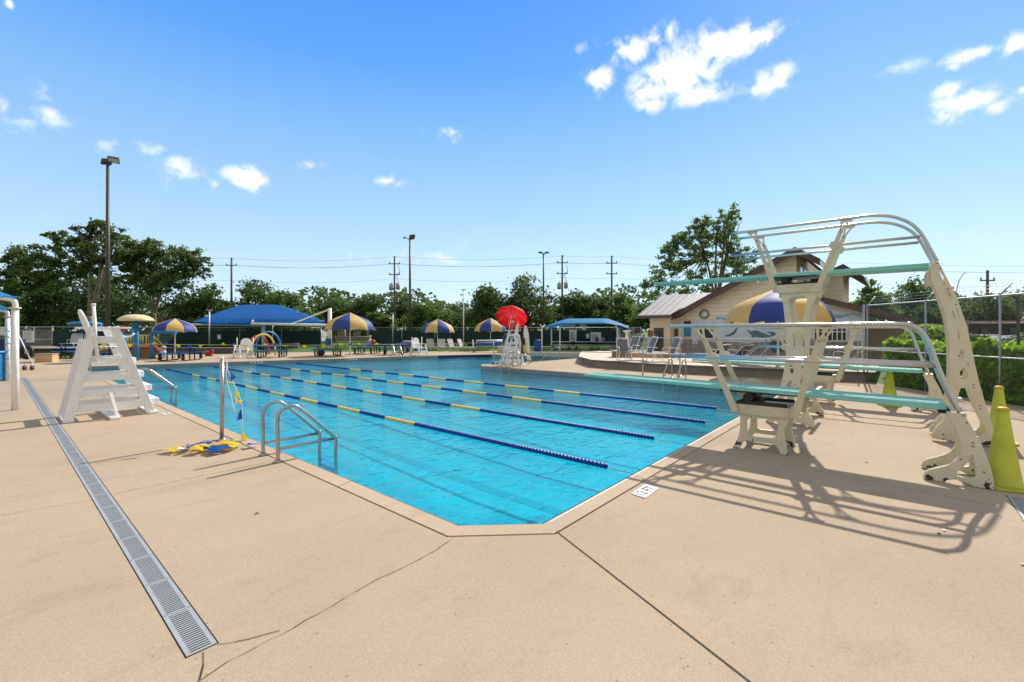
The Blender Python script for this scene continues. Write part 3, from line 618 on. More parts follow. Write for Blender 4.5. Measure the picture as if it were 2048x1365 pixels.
def upright(t, x, a, b, fork, z_mid=None, w=.075):
    # flat cast upright from a (bottom) to b (top) in plane x, forked at its top
    m = MB(); a = V((x, *a)); b = V((x, *b)); d = (b - a).normalized(); n_ = V((1, 0, 0)).cross(d).normalized()
    k = a.lerp(b, .86)
    def quad(p, q, w0, w1): m.prism([p - n_ * w0, p + n_ * w0, q + n_ * w1, q - n_ * w1], V((.028, 0, 0)))
    quad(a - d * .02, k, w * .62, w * .42)
    for s in (-1, 1):
        e = V((x, b.y + s * .06 + fork, b.z)); m.bar(k - d * .03, e, .028, .026, V((1, 0, 0)))
    m.box(x, x + .028, b.y - .085 + fork, b.y + .085 + fork, b.z - .035, b.z - .004)
    if z_mid is not None:
        f = (z_mid - a.z) / (b.z - a.z); c = a.lerp(b, f)
        o_ = V((-.004, 0, 0)); m.prism([c + o_ + V((0, -.1, .015)), c + o_ + V((0, -.055, -.07)), c + o_ + V((0, .055, -.07)), c + o_ + V((0, .1, .015)), c + o_ + V((0, .05, .07)), c + o_ + V((0, -.05, .07))], V((.036, 0, 0)))
        for s in (-.06, .06): m.tube([c + V((-.006, s, 0)), c + V((.036, s, 0))], .012, 6)
    return m.build('upright', K['creamworn'], t, bevel=.004)
def fulcrum(t, x0, x1, y, z):
    m = MB(); m.tube([V((x0, y, z)), V((x1, y, z))], .065, 16); m.tube([V((x0 - .012, y, z)), V((x0 + .004, y, z))], .04, 12)
    m.box(x0 + .04, x1 - .04, y - .12, y + .12, z - .1, z - .05); m.build('fulcrum_roller', K['black'], t)
def near_board():
    x = 7.05
    t = T('diving_board', 'low aqua diving board nearest the camera on cream cast stands', 'diving board', (7.35, -.1, 0), 'diving boards over the deep end')
    N7 = lambda a, b: PX(a, b, 7.03)
    c5 = lambda s: pxl(' '.join('%f,%f' % (1840 + float(p.split(',')[0]) / 4.55, 700 + float(p.split(',')[1]) / 4.55) for p in s.split()), N7)
    out = c5('235,560 390,580 440,650 500,750 560,860 600,950 640,1060 670,1170 685,1290 580,1281 490,1268 455,1228 400,1202 330,1182 250,1187 220,1217 150,1202 30,1178 28,1150 50,1110 90,1090 180,1070 260,1050 320,1020 360,970 372,900 360,830 340,760 300,680 265,620')
    hole = c5('460,965 482,958 492,1010 508,1060 506,1165 440,1172 380,1160 338,1145 335,1125 348,1105 400,1065 440,1015')
    for p in out: p.z = max(p.z, .004)
    for dx in (0, .55):
        off = V((dx, 0, 0)); m = MB(); m.prism([p + off for p in out], V((.05, 0, 0)), [[p + off for p in hole]])
        m.build('rear_stand', K['cream'], t, bevel=.008)
    m = MB()                                                       # bridge and treads joining the two plates
    m.box(7.08, 7.58, -.60, -.48, .70, .80); m.build('step', K['creamworn'], t, bevel=.006)
    m = MB(); m.box(7.1, 7.56, -.47, -.37, .775, .80); m.tube([V((7.06, -.45, .81)), V((7.6, -.45, .81))], .018, 8); m.build('board_hinge', K['blackm'], t)
    N8 = lambda a, b: PX(1440 + a / 7.185, 740 + b / 7.185, 7.13)
    out = pxl('280,615 985,675 955,790 922,850 915,915 928,1050 962,1180 972,1250 868,1236 842,1150 802,1092 720,1062 480,1036 395,1020 370,1016 322,1040 302,1082 282,1128 180,1104 222,1050 265,950 285,850 290,720', N8)
    hole = pxl('372,720 410,692 640,706 792,728 830,762 834,840 815,920 788,975 720,995 430,962 386,932 380,850', N8)
    for p in out: p.z = max(p.z, .004)
    for dx in (0, .62):
        off = V((dx, 0, 0)); m = MB(); m.prism([p + off for p in out], V((.06, 0, 0)), [[p + off for p in hole]]); m.build('trestle', K['cream'], t, bevel=.008)
    ya, yb = N8(1000, 560).y, N8(220, 480).y
    m = MB(); m.box(7.09, 7.78, ya, yb, .51, .655); m.build('track_box', K['creamworn'], t, bevel=.012)
    for xa in (7.11, 7.70): MB().box(xa, xa + .05, ya + .03, yb - .02, .656, .70).build('track_rail', K['black'], t)
    m = MB(); m.box(7.12, 7.56, 1.62 - .62, 1.62 + .38, .818, .838); m.build('rub_pad', K['blackm'], t)
    fulcrum(t, 7.12, 7.72, yb - .17, .755)
    yw = PX(1504, 790, 7.84).y; m = MB()
    pr = []
    for k in range(48): r_ = .205 if k % 2 else .192; pr.append(V((7.82, yw + r_ * math.cos(k * math.pi / 24), .77 + r_ * math.sin(k * math.pi / 24))))
    m.prism(pr, V((.03, 0, 0))); m.lathe([(.06, 0), (.06, .05), (.03, .06)], (7.79, yw, .77), 14, (1, 0, 0)); m.build('adjuster_wheel', K['cream'], t, bevel=.004)
    board_mesh(t, 7.09, 7.58, -.44, 4.36, .885, .925, .07)
    rp = [PX(*p, x) for p in ((1919, 825), (1894, 776), (1875, 732), (1862, 696), (1849, 671), (1833, 656), (1811, 650), (1780, 649), (1400, 650.5), (1338, 650.5))]
    zr = 1.80
    for p in rp[6:]: p.z = zr
    for dx in (0, .62):
        m = MB(); m.tube(smooth_path([p + V((dx, 0, 0)) for p in rp], 4), .026, 10); m.build('handrail', K['alu'], t)
        m = MB(); m.tube([V((x + dx, -.36, 1.315)), V((x + dx, 2.70, 1.315))], .024, 10); m.build('mid_rail', K['alu'], t)
        f0, f1 = PX(1470, 838, x), PX(1398, 658, x); upright(t, x + dx - .014, (f0.y, .56), (f1.y, 1.775), 0, 1.315)
        g0, g1 = PX(1590, 845, x), PX(1646, 660, x); upright(t, x + dx - .014, (g0.y, .56), (g1.y, 1.775), 0, 1.315)
    for px_, py_ in ((1927, 832), (1934, 846), (1946, 886), (1946, 893), (1922, 919), (1968, 945)):
        c = PX(px_, py_, 7.03); MB().tube([c - V((.006, 0, 0)), c + V((.004, 0, 0))], .008, 8).build('bolt', K['lamp'], t)
    return t
B1 = near_board()
dup(B1, V((7.35 + 5.80, -.1, 0)), 0, 'low aqua diving board farthest from the camera, beyond the tall tower')
def high_board():
    t = T('diving_board', 'high aqua diving board on tall cream pierced tower and curved ladder stand', 'diving board', (9.9, .3, 0), 'diving boards over the deep end')
    A6 = lambda a, b: PX(a, b, 9.6)
    out = pxl('1859,524 1877,524 1884,537 1890,549 1903,574 1913,593 1923.5,622.5 1934,652 1941,685.5 1945,703 1950,728.6 1959,766 1970,805 1981,836 1987,862 1988,893 1955,889.5 1920,885 1890,881 1863,877 1863,869 1873,854 1887,841 1893,810 1895,797 1898,772.5 1900,744 1900,720 1899,690 1895,650 1888,622.6 1876,590 1862,560', A6)
    for p in out: p.z = max(p.z, .004)
    hs = ['1921,777 1937,776 1945,800 1958,830 1971,855 1971,866 1963,874 1950,874 1925,869 1909,862 1904,850 1909,825 1916,795',
          '1876.6,545 1880,543.5 1888,555 1887.6,558 1884,559 1878,548', '1893,576 1897,576 1905,597 1902,600.5 1898,599 1893,583',
          '1920,698 1923.5,696.5 1926.5,700 1928,715 1925,718.5 1920.6,718', '1920,744 1924.6,737 1932,738.5 1935.6,753 1933,759 1921,759',
          '1904,622 1906,621 1910.5,637 1908.5,638', '1912,618 1914,617 1919,635 1917,636', '1915,660 1916.6,660 1919.5,678 1917.6,679']
    hs = [pxl(h, A6) for h in hs]
    for dx in (0, .58):
        o = V((dx, 0, 0)); m = MB(); m.prism([p + o for p in out], V((.055, 0, 0)), [[p + o for p in h] for h in hs]); m.build('ladder_stand', K['cream'], t, bevel=.01)
    for k in range(8):                                             # treads follow the curve of the stand
        z = .62 + k * .25; y = -.745 if z < 1.5 else -.745 + .14 * (z - 1.5) / 1.1
        MB().box(9.65, 10.18, y - .05, y + .05, z, z + .03).build('step', K['creamworn'], t)
    m = MB(); m.box(9.63, 10.2, -.50, -.36, 2.45, 2.66); m.build('board_bracket', K['creamworn'], t, bevel=.02)
    p0 = V((9.45, 0, 0)); nv = V((2.5, 0, -.18)).normalized()
    B4 = lambda a, b: HIT(a, b, p0, nv)
    out = pxl('1557,580 1638,580 1632,595 1627,608 1622,622 1617,644 1610,656 1608,665 1604,692 1603,717 1602,747 1599,765 1602,785 1609,800 1615,823 1619,832 1629,846 1628,858 1617,855 1612,851 1600,846.5 1586,844.5 1560,844 1551,842 1546,846 1531,844 1536,836 1544,822 1550,806 1555,798 1560,774 1566,750 1570,726 1572,708 1574,680 1572,664 1570,645 1566,608', B4)
    for p in out: p.z = max(p.z, .004)
    hs = ['1576,602 1580,596 1588,594 1609,593 1614,596 1613,606 1604,642 1600,646 1588,646 1583,642', '1585,670 1587,667 1594,667 1595.5,670 1592.4,701 1591,703 1589.5,703 1588,700',
          '1579,726 1584,724 1587,729 1588,744 1586,748 1582.5,748 1579.6,744', '1577,764 1582,761 1588,763 1592,780 1600,804 1605,820 1604,832 1598,837 1586,838 1570,836 1562,832 1562,822 1566,800 1572,772']
    hs = [pxl(h, B4) for h in hs]
    m = MB(); m.prism(out, V((.07, 0, 0)), hs); m.build('tower_plate', K['cream'], t, bevel=.01)
    mir = lambda p: V((10.95 - .29 * p.z, p.y, p.z))
    m = MB(); m.prism([mir(p) for p in out], V((-.07, 0, 0)), [[mir(p) for p in h] for h in hs]); m.build('tower_plate', K['cream'], t, bevel=.01)
    ya, yb = A6(1638, 569).y, A6(1553, 570).y
    m = MB(); m.box(9.58, 10.72, ya + .06, ya + .12, .50, .62); m.build('tower_brace', K['creamworn'], t, bevel=.008)
    m = MB(); m.box(9.58, 10.36, ya, yb, 2.42, 2.575); m.build('track_box', K['cream'], t, bevel=.012)
    m = MB(); m.box(9.70, 10.20, ya + .02, yb - .02, 2.34, 2.418); m.build('tower_cap', K['cream'], t, bevel=.01)
    for xa in (9.66, 10.2): MB().box(xa, xa + .05, ya + .06, yb - .03, 2.576, 2.61).build('track_rail', K['black'], t)
    fulcrum(t, 9.66, 10.24, yb - .12, 2.655)
    y1, y2 = A6(1537, 553).y, A6(1632, 546).y
    m = MB(); m.box(9.69, 10.17, min(y1, y2), max(y1, y2), 2.705, 2.725); m.build('rub_pad', K['blackm'], t)
    board_mesh(t, 9.66, 10.16, -.40, 4.12, 2.795, 2.80, .075)
    rp = [A6(*p) for p in ((1874, 523), (1862, 502), (1850, 480), (1840, 465), (1826, 451), (1808, 441), (1785, 434), (1760, 431.5), (1735, 432))]
    zt = rp[-1].z
    rp += [V((9.6, y, zt)) for y in (.5, 1.2, A6(1463, 467).y)]
    y_mid_r = A6(1840, 473).y
    for dx in (0, .62):
        m = MB(); m.tube(smooth_path([p + V((dx, 0, 0)) for p in rp], 4), .026, 10); m.build('handrail', K['alu'], t)
        m = MB(); m.tube([V((9.6 + dx, y_mid_r, 3.215)), V((9.6 + dx, A6(1463, 511).y, 3.215))], .023, 10); m.build('mid_rail', K['alu'], t)
        a, b = A6(1552, 572), A6(1507, 466); upright(t, 9.586 + dx, (a.y, 2.46), (b.y, zt - .025), .02)
        a, b = A6(1636, 572), A6(1690, 439); upright(t, 9.586 + dx, (a.y, 2.46), (b.y, zt - .025), -.02, 3.215)
    for px_, py_ in ((1875, 527), (1881, 537), (1888, 568), (1899, 590), (1912, 609), (1936, 729), (1947, 770), (1947, 776), (1961, 812), (1961, 818), (1918, 712)):
        c = A6(px_, py_); MB().tube([c - V((.006, 0, 0)), c + V((.004, 0, 0))], .009, 8).build('bolt', K['lamp'], t)
    return t
B3 = high_board()
# cones
def cone(p, h, r, label, rz=0):
    t = T('traffic_cone', label, 'traffic cone', p, 'lime traffic cones round the diving stands'); p = V(p)
    m = MB(); m.lathe([(r * 1.06, .033), (r * .98, .06), (r * .60, h * .5), (.043, h * .985), (.036, h), (.02, h)], p, 20); m.build('body', K['lime'], t)
    u = V((math.cos(rz), math.sin(rz), 0)); w_ = V((-u.y, u.x, 0)); q = r * 1.12
    pr = []
    for k in range(4):
        a = (1, 1, -1, -1)[k]; b = (1, -1, -1, 1)[k]
        pr += [p + u * a * (q if k % 2 else q - .06) + w_ * b * (q - .06 if k % 2 else q) + UP * .004, p + u * a * (q - .06 if k % 2 else q) + w_ * b * (q if k % 2 else q - .06) + UP * .004]
    MB().prism(pr, UP * .03).build('base', K['lime'], t, bevel=.004)
    m = MB(); m.lathe([(.062, h * .965), (.047, h * .99), (.036, h + .002)], p, 20); m.build('top_band', K['yel'], t)
cone(AT(2006, 4.9), .88, .158, 'lime cone nearest the camera, standing right behind the near ladder stand', .3)
cone(AT(1998, 6.85), .87, .16, 'lime cone half hidden beside the tall curved ladder stand', .2)
cone(G(1779, 812), .84, .17, 'lime cone standing alone between the far board and the fence', .5)
# ================================================================ guard chairs
def big_chair():
    t = T('guard_chair', 'tall white guard chair with bolted steps, nearest on the left deck', 'lifeguard chair', (1.5, 12.1, 0), 'white guard chairs round the pool')
    yN, yF = 11.72, 12.66
    c = lambda u, v: PY(100 + u / 5.25, 600 + v / 5.25, yN)
    def off(p, y): return V((p.x, y, p.z))
    for y, s in ((yN, 1), (yF, -1)):
        a, b = off(c(425, 420), y), off(c(188, 1275), y); b.z = .02
        m = MB(); m.bar(b, a, .055, .145, (1, 0, .3)); m.build('leg', K['white'], t, bevel=.006)
        a, b = off(c(672, 285), y), off(c(1062, 1165), y); b.z = .02
        m = MB(); m.bar(b, a, .055, .14, (1, 0, -.3)); m.build('leg', K['white'], t, bevel=.006)
        for q in ((490, 425, 705, 418), (425, 640, 800, 640), (350, 825, 870, 805), (300, 985, 930, 965), (240, 1140, 990, 1095)):
            a, b = off(c(q[0], q[1]), y), off(c(q[2], q[3]), y); z = (a.z + b.z) / 2
            m = MB(); yy = y + s * .045; m.box(a.x - .05, b.x + .05, yy - .018, yy + .018, z - .065, z + .065); m.build('side_rail', K['white'], t, bevel=.005)
            m = MB()
            for e in (a.x + .0, b.x - .0):
                for dz in (-.035, .035): m.tube([V((e - .06 * 0, y - s * .034, z + dz)), V((e, y - s * .020, z + dz))], .009, 6)
            m.build('bolt', K['galv'], t)
        a, b = c(325, 272), c(845, 275); z = 1.775
        m = MB(); m.box(a.x, b.x, y - .07, y + .07, z - .02, z + .02); m.build('armrest', K['white'], t, bevel=.006)
        p = PY(219, 783, yN); q = PY(231, 838, yN)
        m = MB(); m.bar(V((p.x, y, .55)), V((q.x, y - s * .22, .03)), .07, .05, (1, 0, 0)); m.build('brace', K['white'], t, bevel=.004)
    for px, py in ((136, 845), (232, 841), (303, 825)):
        p = G(px, py); m = MB(); e = .3 if px == 232 else .06
        m.box(p.x - .075, p.x + .075, yN - e, yF + e, .004, .05); m.build('skid', K['white'], t, bevel=.005)
    # seat, back, steps
    a, b = c(470, 400), c(720, 400)
    m = MB()
    for k in range(5): x = a.x + (b.x - a.x) * (k + .5) / 5; m.box(x - .055, x + .055, yN + .03, yF - .03, 1.375, 1.40)
    m.build('seat', K['white'], t, bevel=.004)
    lo, hi = c(470, 430), c(325, 95); nb = (hi - lo).normalized(); th = V((nb.z, 0, -nb.x)) * .035; prof = []
    wd, yc = .36, (yN + yF) / 2; L = (hi - lo).length
    for k in range(13):
        u = math.pi * k / 12; prof.append(lo + nb * (L - wd * .75 + wd * .75 * math.sin(u)) + V((0, yc - lo.y + wd * math.cos(u), 0)))
    prof += [lo + V((0, yc - lo.y - wd, 0)), lo + V((0, yc - lo.y + wd, 0))]
    mid = prof[6]
    m = MB(); m.prism(prof, th)
    m.build('backrest', K['white'], t, bevel=.008)
    for q in ((864, 930, 600, 670), (912, 1012, 740, 818), (985, 1095, 880, 962), (1040, 1170, 1020, 1108)):
        p0, p1 = c(q[0], (q[2] + q[3]) / 2), c(q[1], (q[2] + q[3]) / 2)
        zc = c((q[0] + q[1]) / 2, (q[2] + q[3]) / 2).z; hh = .055 if q[0] < 900 else .06
        m = MB(); m.box(p0.x - .02, p1.x - .03, yN + .035, yF - .035, zc - hh, zc + hh)
        m.build('step', K['white'], t, bevel=.012)
    p, q = PY(195, 724, yN - .06), PY(187, 611, yN - .06)
    m = MB(); m.tube([p, q], .028, 12); m.lathe([(.036, 0), (.036, .03), (.02, .035)], q, 12); m.build('umbrella_tube', K['whitep'], t)
    m = MB(); m.box(p.x - .1, p.x + .1, yN - .1, yN + .03, p.z - .05, p.z - .01); m.build('tube_bracket', K['white'], t, bevel=.004)
    return t
CH = big_chair()
m = MB(); p = PY(246, 660, 11.85); m.tube([p + V((0, -.02, .03)), p + V((.02, .32, .02)), p + V((.05, .6, -.02))], .062, 10); m.mi = 1
m.tube(arc(p + V((.1, .25, -.02)), .13, 2.6, 5.8, 10, (1, 0, .1), (0, 0, 1)), .022, 6)
tag(m.build('rescue_tube', [K['redp'], K['whitep']]), 'red rescue tube with white strap lying on the front of the big guard chair', 'rescue tube')
# the chair on the peninsula, with its red umbrella and guard
PC = AT(1026, 22.0)                                                # faces the racing lanes, to the left
CH2 = dup(CH, PC, R(118), 'white guard chair on the peninsula under the red umbrella', (.74, .95, .98))
ux, uy = math.cos(R(118)), math.sin(R(118))
def chl(x, y, z):                                                  # point in the copied chair's own frame
    return V((CH2.location.x + ux * x * .74 - uy * y, CH2.location.y + uy * x * .74 + ux * y, z))
def red_umbrella():
    c = AT(1022.5, 21.9, 2.40); tilt = (UP * .80 - FWD * .60 + RGT * .08).normalized()
    t = T('umbrella', 'tilted red umbrella over the peninsula guard chair', 'umbrella', c)
    u = tilt.orthogonal().normalized(); w_ = tilt.cross(u)
    ax = (UP * .72 + FWD * .62 + RGT * .12).normalized()            # open side leans towards the camera
    u = ax.orthogonal().normalized(); w_ = ax.cross(u); n_ = 8; m = MB(); Rr = .80
    prof = [(0, .40), (.22, .375), (.45, .29), (.64, .17), (.78, .02), (.80, -.06)]
    vs = []
    for r, h in prof:
        for j in range(32):
            a = 2 * math.pi * j / 32; sc = 1 - .055 * (1 - abs(math.cos(4 * a))) * (r / Rr); vs.append(c + ax * h + (u * math.cos(a) + w_ * math.sin(a)) * r * sc)
    fs = [(i*32+j, i*32+(j+1)%32, (i+1)*32+(j+1)%32, (i+1)*32+j) for i in range(len(prof)-1) for j in range(32)]
    m.add(vs, fs, True); m.build('canopy', K['red'], t)
    m = MB(); foot = chl(-.3, .55, 1.2); top = c + ax * .4
    m.tube([c - ax * .95, top], .017, 8); m.build('pole', K['whitep'], t)
    for j in range(n_):
        a = 2 * math.pi * (j + .25) / n_; e = c + ax * .0 + (u * math.cos(a) + w_ * math.sin(a)) * .76; k = c + ax * .26 + (u * math.cos(a) + w_ * math.sin(a)) * .45
        MB().tube([c + ax * .375, k, e], .0075, 5).build('rib', K['whitep'], t)
        MB().tube([c - ax * .02, k], .006, 5).build('strut', K['whitep'], t)
red_umbrella()
def small_chair():
    t = T('guard_chair', 'low white guard chair on the far deck left of the rainbow hoops', 'lifeguard chair', (0, 0, 0), 'white guard chairs round the pool')
    for x in (-.42, .42):
        for (y0, y1) in ((-.42, -.26), (.42, .3)):
            MB().bar((x, y0, 0), (x * .9, y1, .78), .05, .1, (0, 1, 0)).build('leg', K['white'], t)
        MB().box(x - .06, x + .06, -.34, .36, .78, .81).build('armrest', K['white'], t)
        MB().tube([(x * 1.16, .2, .12), (x * 1.16, .2, 1.28)], .03, 8).build('umbrella_tube', K['whitep'], t)
        MB().box(x - .02, x + .02, -.36, .36, .20, .30).build('side_rail', K['white'], t)
    MB().box(-.38, .38, -.28, .25, .50, .54).build('seat', K['white'], t)
    MB().box(-.40, .40, -.44, -.36, .2, .34).build('step', K['white'], t)
    pr = [V((.33 * math.cos(math.pi * k / 12), .30, .92 + .33 * math.sin(math.pi * k / 12))) for k in range(13)] + [V((-.33, .24, .54)), V((.33, .24, .54))]
    MB().prism(pr, V((0, .035, 0))).build('backrest', K['white'], t)
    return t
SC1 = small_chair(); SC1.location = G(487, 716); SC1.rotation_euler = (0, 0, YAW + R(6))
dup(SC1, G(838, 711), YAW + R(58), 'low white guard chair by the far ladder, turned sideways')
# bits lying at the peninsula tip
for k, (px, mt, lb) in enumerate(((990, 'bluf', 'blue dumbbell float at the very tip of the peninsula'), (996, 'whitep', 'white dumbbell float between two blue ones on the peninsula'), (1005, 'bluf', 'blue dumbbell float closest to the chair legs on the peninsula'))):
    p = G(px, 729.5) + UP * .075; m = MB()
    m.lathe([(.075, -.14), (.085, -.12), (.085, -.07), (.02, -.06), (.02, .06), (.085, .07), (.085, .12), (.075, .14)], p, 12, RGT); tag(m.build('dumbbell_float', K[mt]), lb, 'float', 'foam floats on the peninsula')
# ================================================================ people
def person(label, joints, bones, cloth_fn, loc, cat='person'):
    t = T('person', label, cat, loc)
    me = bpy.data.meshes.new('body'); names = list(joints)
    me.from_pydata([tuple(V(joints[k][:3])) for k in names], [(names.index(a), names.index(b)) for a, b in bones], [])
    o = bpy.data.objects.new('body', me); COL.objects.link(o); o.parent = t
    o.modifiers.new('skin', 'SKIN'); sv = me.skin_vertices[0].data
    for i, k in enumerate(names): sv[i].radius = (joints[k][3], joints[k][3] if len(joints[k]) < 5 else joints[k][4])
    sv[0].use_root = True
    sb = o.modifiers.new('smooth', 'SUBSURF'); sb.levels = 2; sb.render_levels = 2
    dg = bpy.context.evaluated_depsgraph_get(); ev = bpy.data.meshes.new_from_object(o.evaluated_get(dg))
    o.modifiers.clear(); o.data = ev; ev.name = 'body'
    for m_ in (K['skin'], K['cloth'], K['redp'], K['hair']): ev.materials.append(m_)
    for p in ev.polygons: p.use_smooth = True; p.material_index = cloth_fn(p.center)
    return t
def seated_guard():
    J = {'pel': (0,0,.10,.13,.15), 'spine': (-.02,0,.30,.12,.15), 'chest': (-.01,0,.48,.13,.17), 'neck': (.01,0,.60,.055), 'head': (.04,0,.70,.085,.075), 'crown': (.04,0,.80,.075), 'nose': (.125,0,.715,.018)}
    Bn = [('pel','spine'),('spine','chest'),('chest','neck'),('neck','head'),('head','crown'),('head','nose')]
    for s, q in ((1,'l'),(-1,'r')):
        J.update({'hip'+q:(.04,s*.1,.09,.085),'knee'+q:(.44,s*.13,.10,.06),'ank'+q:(.50,s*.13,-.33,.038),'toe'+q:(.64,s*.14,-.385,.03),
                  'sh'+q:(-.01,s*.2,.52,.052),'elb'+q:(.06,s*.25,.26,.038),'wri'+q:(.28,s*.18,.19,.027),'palm'+q:(.35,s*.165,.185,.03)})
        Bn += [('pel','hip'+q),('hip'+q,'knee'+q),('knee'+q,'ank'+q),('ank'+q,'toe'+q),('chest','sh'+q),('sh'+q,'elb'+q),('elb'+q,'wri'+q),('wri'+q,'palm'+q)]
        for k in range(4):
            n_ = 'f%d%s' % (k, q); J[n_] = (.425 - .008 * abs(k - 1.5), s * (.165 + (k - 1.5) * .02), .165 - .012 * k, .008); Bn.append(('palm'+q, n_))
        J['th'+q] = (.37, s * .125, .195, .009); Bn.append(('palm'+q, 'th'+q))
    t = person('seated guard in blue trousers facing the lanes from the peninsula chair', J, Bn, lambda c: 1 if (c.z < .17 and -.25 < c.x < .49 and c.z > -.30 and abs(c.y) < .25 and not (c.x > .22 and c.z > .145)) else (2 if (.2 < c.z < .56 and abs(c.y) < .19 and c.x < .2) else 0), (0, 0, 0))
    m = MB(); m.ball((.03, 0, .775), .098, .088, .085, 14, 8); m.lathe([(.10, .775), (.155, .755), (.15, .765), (.095, .79)], (.035, 0, 0), 16); m.build('hat', K['whitep'], t)
    for s in (-1, 1): MB().ball((.112, s * .03, .735), .009).build('eye', K['ink'], t)
    t.location = chl(-.02, 0, 1.38); t.rotation_euler = (0, 0, R(118)); return t
seated_guard()
rb = T('rescue_board', 'tall white rescue board leaning beside the peninsula guard chair', 'rescue board', AT(1058, 22.2)); b0, b1 = AT(1058.5, 22.1, .06), AT(1050.5, 22.3, 1.98); bd = (b1 - b0).normalized()
MB().prism([b0 - RGT * .10, b0 + RGT * .10, b0.lerp(b1, .8) + RGT * .13, b1 + RGT * .05, b1 - RGT * .05, b0.lerp(b1, .8) - RGT * .13], FWD * .05).build('board', K['whitep'], rb, bevel=.01)
for k in (.12, .3): MB().bar(b0.lerp(b1, k) - RGT * .13 - FWD * .012, b0.lerp(b1, k - .06) + RGT * .14 - FWD * .012, .04, .02, FWD).build('strap', K['black'], rb)
m = MB(); p = chl(-.62, .1, .95)
m.prism([p + V((0, 0, .45)), p + RGT * .16 + UP * .42, p + RGT * .2 - UP * .1, p + RGT * .12 - UP * .42, p - RGT * .04 - UP * .3], FWD * .14); m.mi = 1
m.prism([p + RGT * .06 + UP * .1 - FWD * .012, p + RGT * .2 + UP * .04 - FWD * .012, p + RGT * .17 - UP * .25 - FWD * .012, p + RGT * .07 - UP * .3 - FWD * .012], FWD * .1)
tag(m.build('rescue_bag', [K['black'], K['yelp']], bevel=.02), 'black and yellow rescue bag hanging behind the peninsula chair', 'bag')
# ================================================================ terrace, building, right-hand fences
TER = [(19.05,.78),(18.45,4.1),(18.2,7.6),(18.35,8.9),(18.6,10.7),(20.4,12.5),(24.4,14.9),(26.4,14.9),(26.4,.78)]
m = MB(); m.prism(lift(TER, -.02), (0, 0, .275)); m.mi = 1; m.prism(lift(offset(TER, .035), .256), (0, 0, .10)); m.mi = 2; m.sheet([lift(offset(TER, -.28), .360)])
struct(m.build('terrace', [K['conc'], mat('grey_terrace_coping', (.33, .33, .335), .8, var=.12, scale=2), K['concl']]))
def wall(a, b, th, z0, z1, label, mt, cap=None):
    a, b = V((a.x, a.y, 0)), V((b.x, b.y, 0)); d = (b - a).normalized(); n_ = V((-d.y, d.x, 0))
    t = T('low_wall', label, 'wall', a)
    MB().bar(a + UP * (z0 + z1) / 2, b + UP * (z0 + z1) / 2, th, z1 - z0).build('wall_body', mt, t, bevel=.01)
    if cap: MB().bar(a - d * .03 + UP * (z1 + .02), b + d * .03 + UP * (z1 + .02), th + .06, .04).build('wall_cap', cap, t, bevel=.006)
wall(AT(1165, 28.6), AT(1228, 27.4), .3, -.02, .36, 'tan low wall at the end of the shallow pool by the blue bench canopy', K['tanwall'], K['concl'])
wall(AT(1225, 23.4), AT(1352, 22.4), .35, .355, .62, 'tan seat wall on the terrace behind the loungers', K['tanwall'], K['concl'])
wall(AT(1346, 24.2), AT(1358, 23.8), .35, .355, .80, 'short tan block at the right end of the terrace seat wall', K['tanwall'])
wall(AT(1062, 30.9), AT(1166, 29.2), .25, -.02, .26, 'cream raised edge along the back of the shallow pool', K['concl'])
wall(AT(998, 35.2), AT(1032, 33.9), .4, -.02, .50, 'cream block at the corner of the far pool edge behind the red umbrella chair', K['concl'])
XF = 28.5
BD = T('pool_house', 'cream pool house with brown gables, wall clock and whale mural', 'building', (XF, 6, 0))
def ff(px, py, x=XF): p = PX(px, py, x); return (p.y, p.z)
def yz(pts, x): return [V((x, a, b)) for a, b in pts]
prof = [(10.75, 0), (10.75, 2.42), (4.45, 6.0), (4.1, 5.95), (4.1, 3.35), (1.2, 2.15 + .7), (1.2, 0)]
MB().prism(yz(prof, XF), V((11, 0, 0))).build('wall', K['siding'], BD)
def slab(p, q, x0, x1, th, name, mt, over=True):
    (y0, z0), (y1, z1) = p, q; d = V((0, y1 - y0, z1 - z0)).normalized(); n_ = V((0, -d.z, d.y)) * (th if d.y > 0 else -th)
    a, b = V((x0, y0, z0)), V((x0, y1, z1))
    return MB().prism([a, b, b + n_, a + n_], V((x1 - x0, 0, 0))).build(name, mt, BD)
r1 = slab((11.5, 2.22), (4.05, 6.12), XF - .55, XF + 11.4, .10, 'roof', K['roofs'])
MB().prism(yz([(11.55, 1.98), (11.55, 2.24), (4.04, 6.14), (4.04, 5.82)], XF - .60), V((.045, 0, 0))).build('fascia', K['brown'], BD)
MB().prism(yz([(4.06, 6.20), (4.06, 6.06), (3.0, 5.34), (3.0, 5.48)], XF - .58), V((4.6, 0, 0))).build('roof', K['roofs'], BD)
MB().prism(yz([(4.03, 6.06), (4.03, 5.80), (2.99, 5.10), (2.99, 5.36)], XF - .61), V((.04, 0, 0))).build('fascia', K['brown'], BD)
MB().prism(yz([(2.985, 5.36), (2.985, 5.12), (2.955, 5.12), (2.955, 5.36)], XF - .56), V((4.5, 0, 0))).build('gutter_board', K['whitep'], BD)
slab((4.08, 3.52), (-.7, 2.12), XF - .45, XF + 11.4, .10, 'roof', K['roofs'])
MB().prism(yz([(3.6, 3.42), (3.6, 3.72), (-.74, 2.27), (-.74, 1.98)], XF - .50), V((.045, 0, 0))).build('fascia', K['brown'], BD)
MB().prism([V((XF + 4, 3.5, 2.9)), V((XF + 4, 3.5, 4.9)), V((XF + 4, 2.35, 5.36)), V((XF + 4, 2.35, 2.6))], V((4.5, 0, 0))).build('dormer_wall', K['siding'], BD)
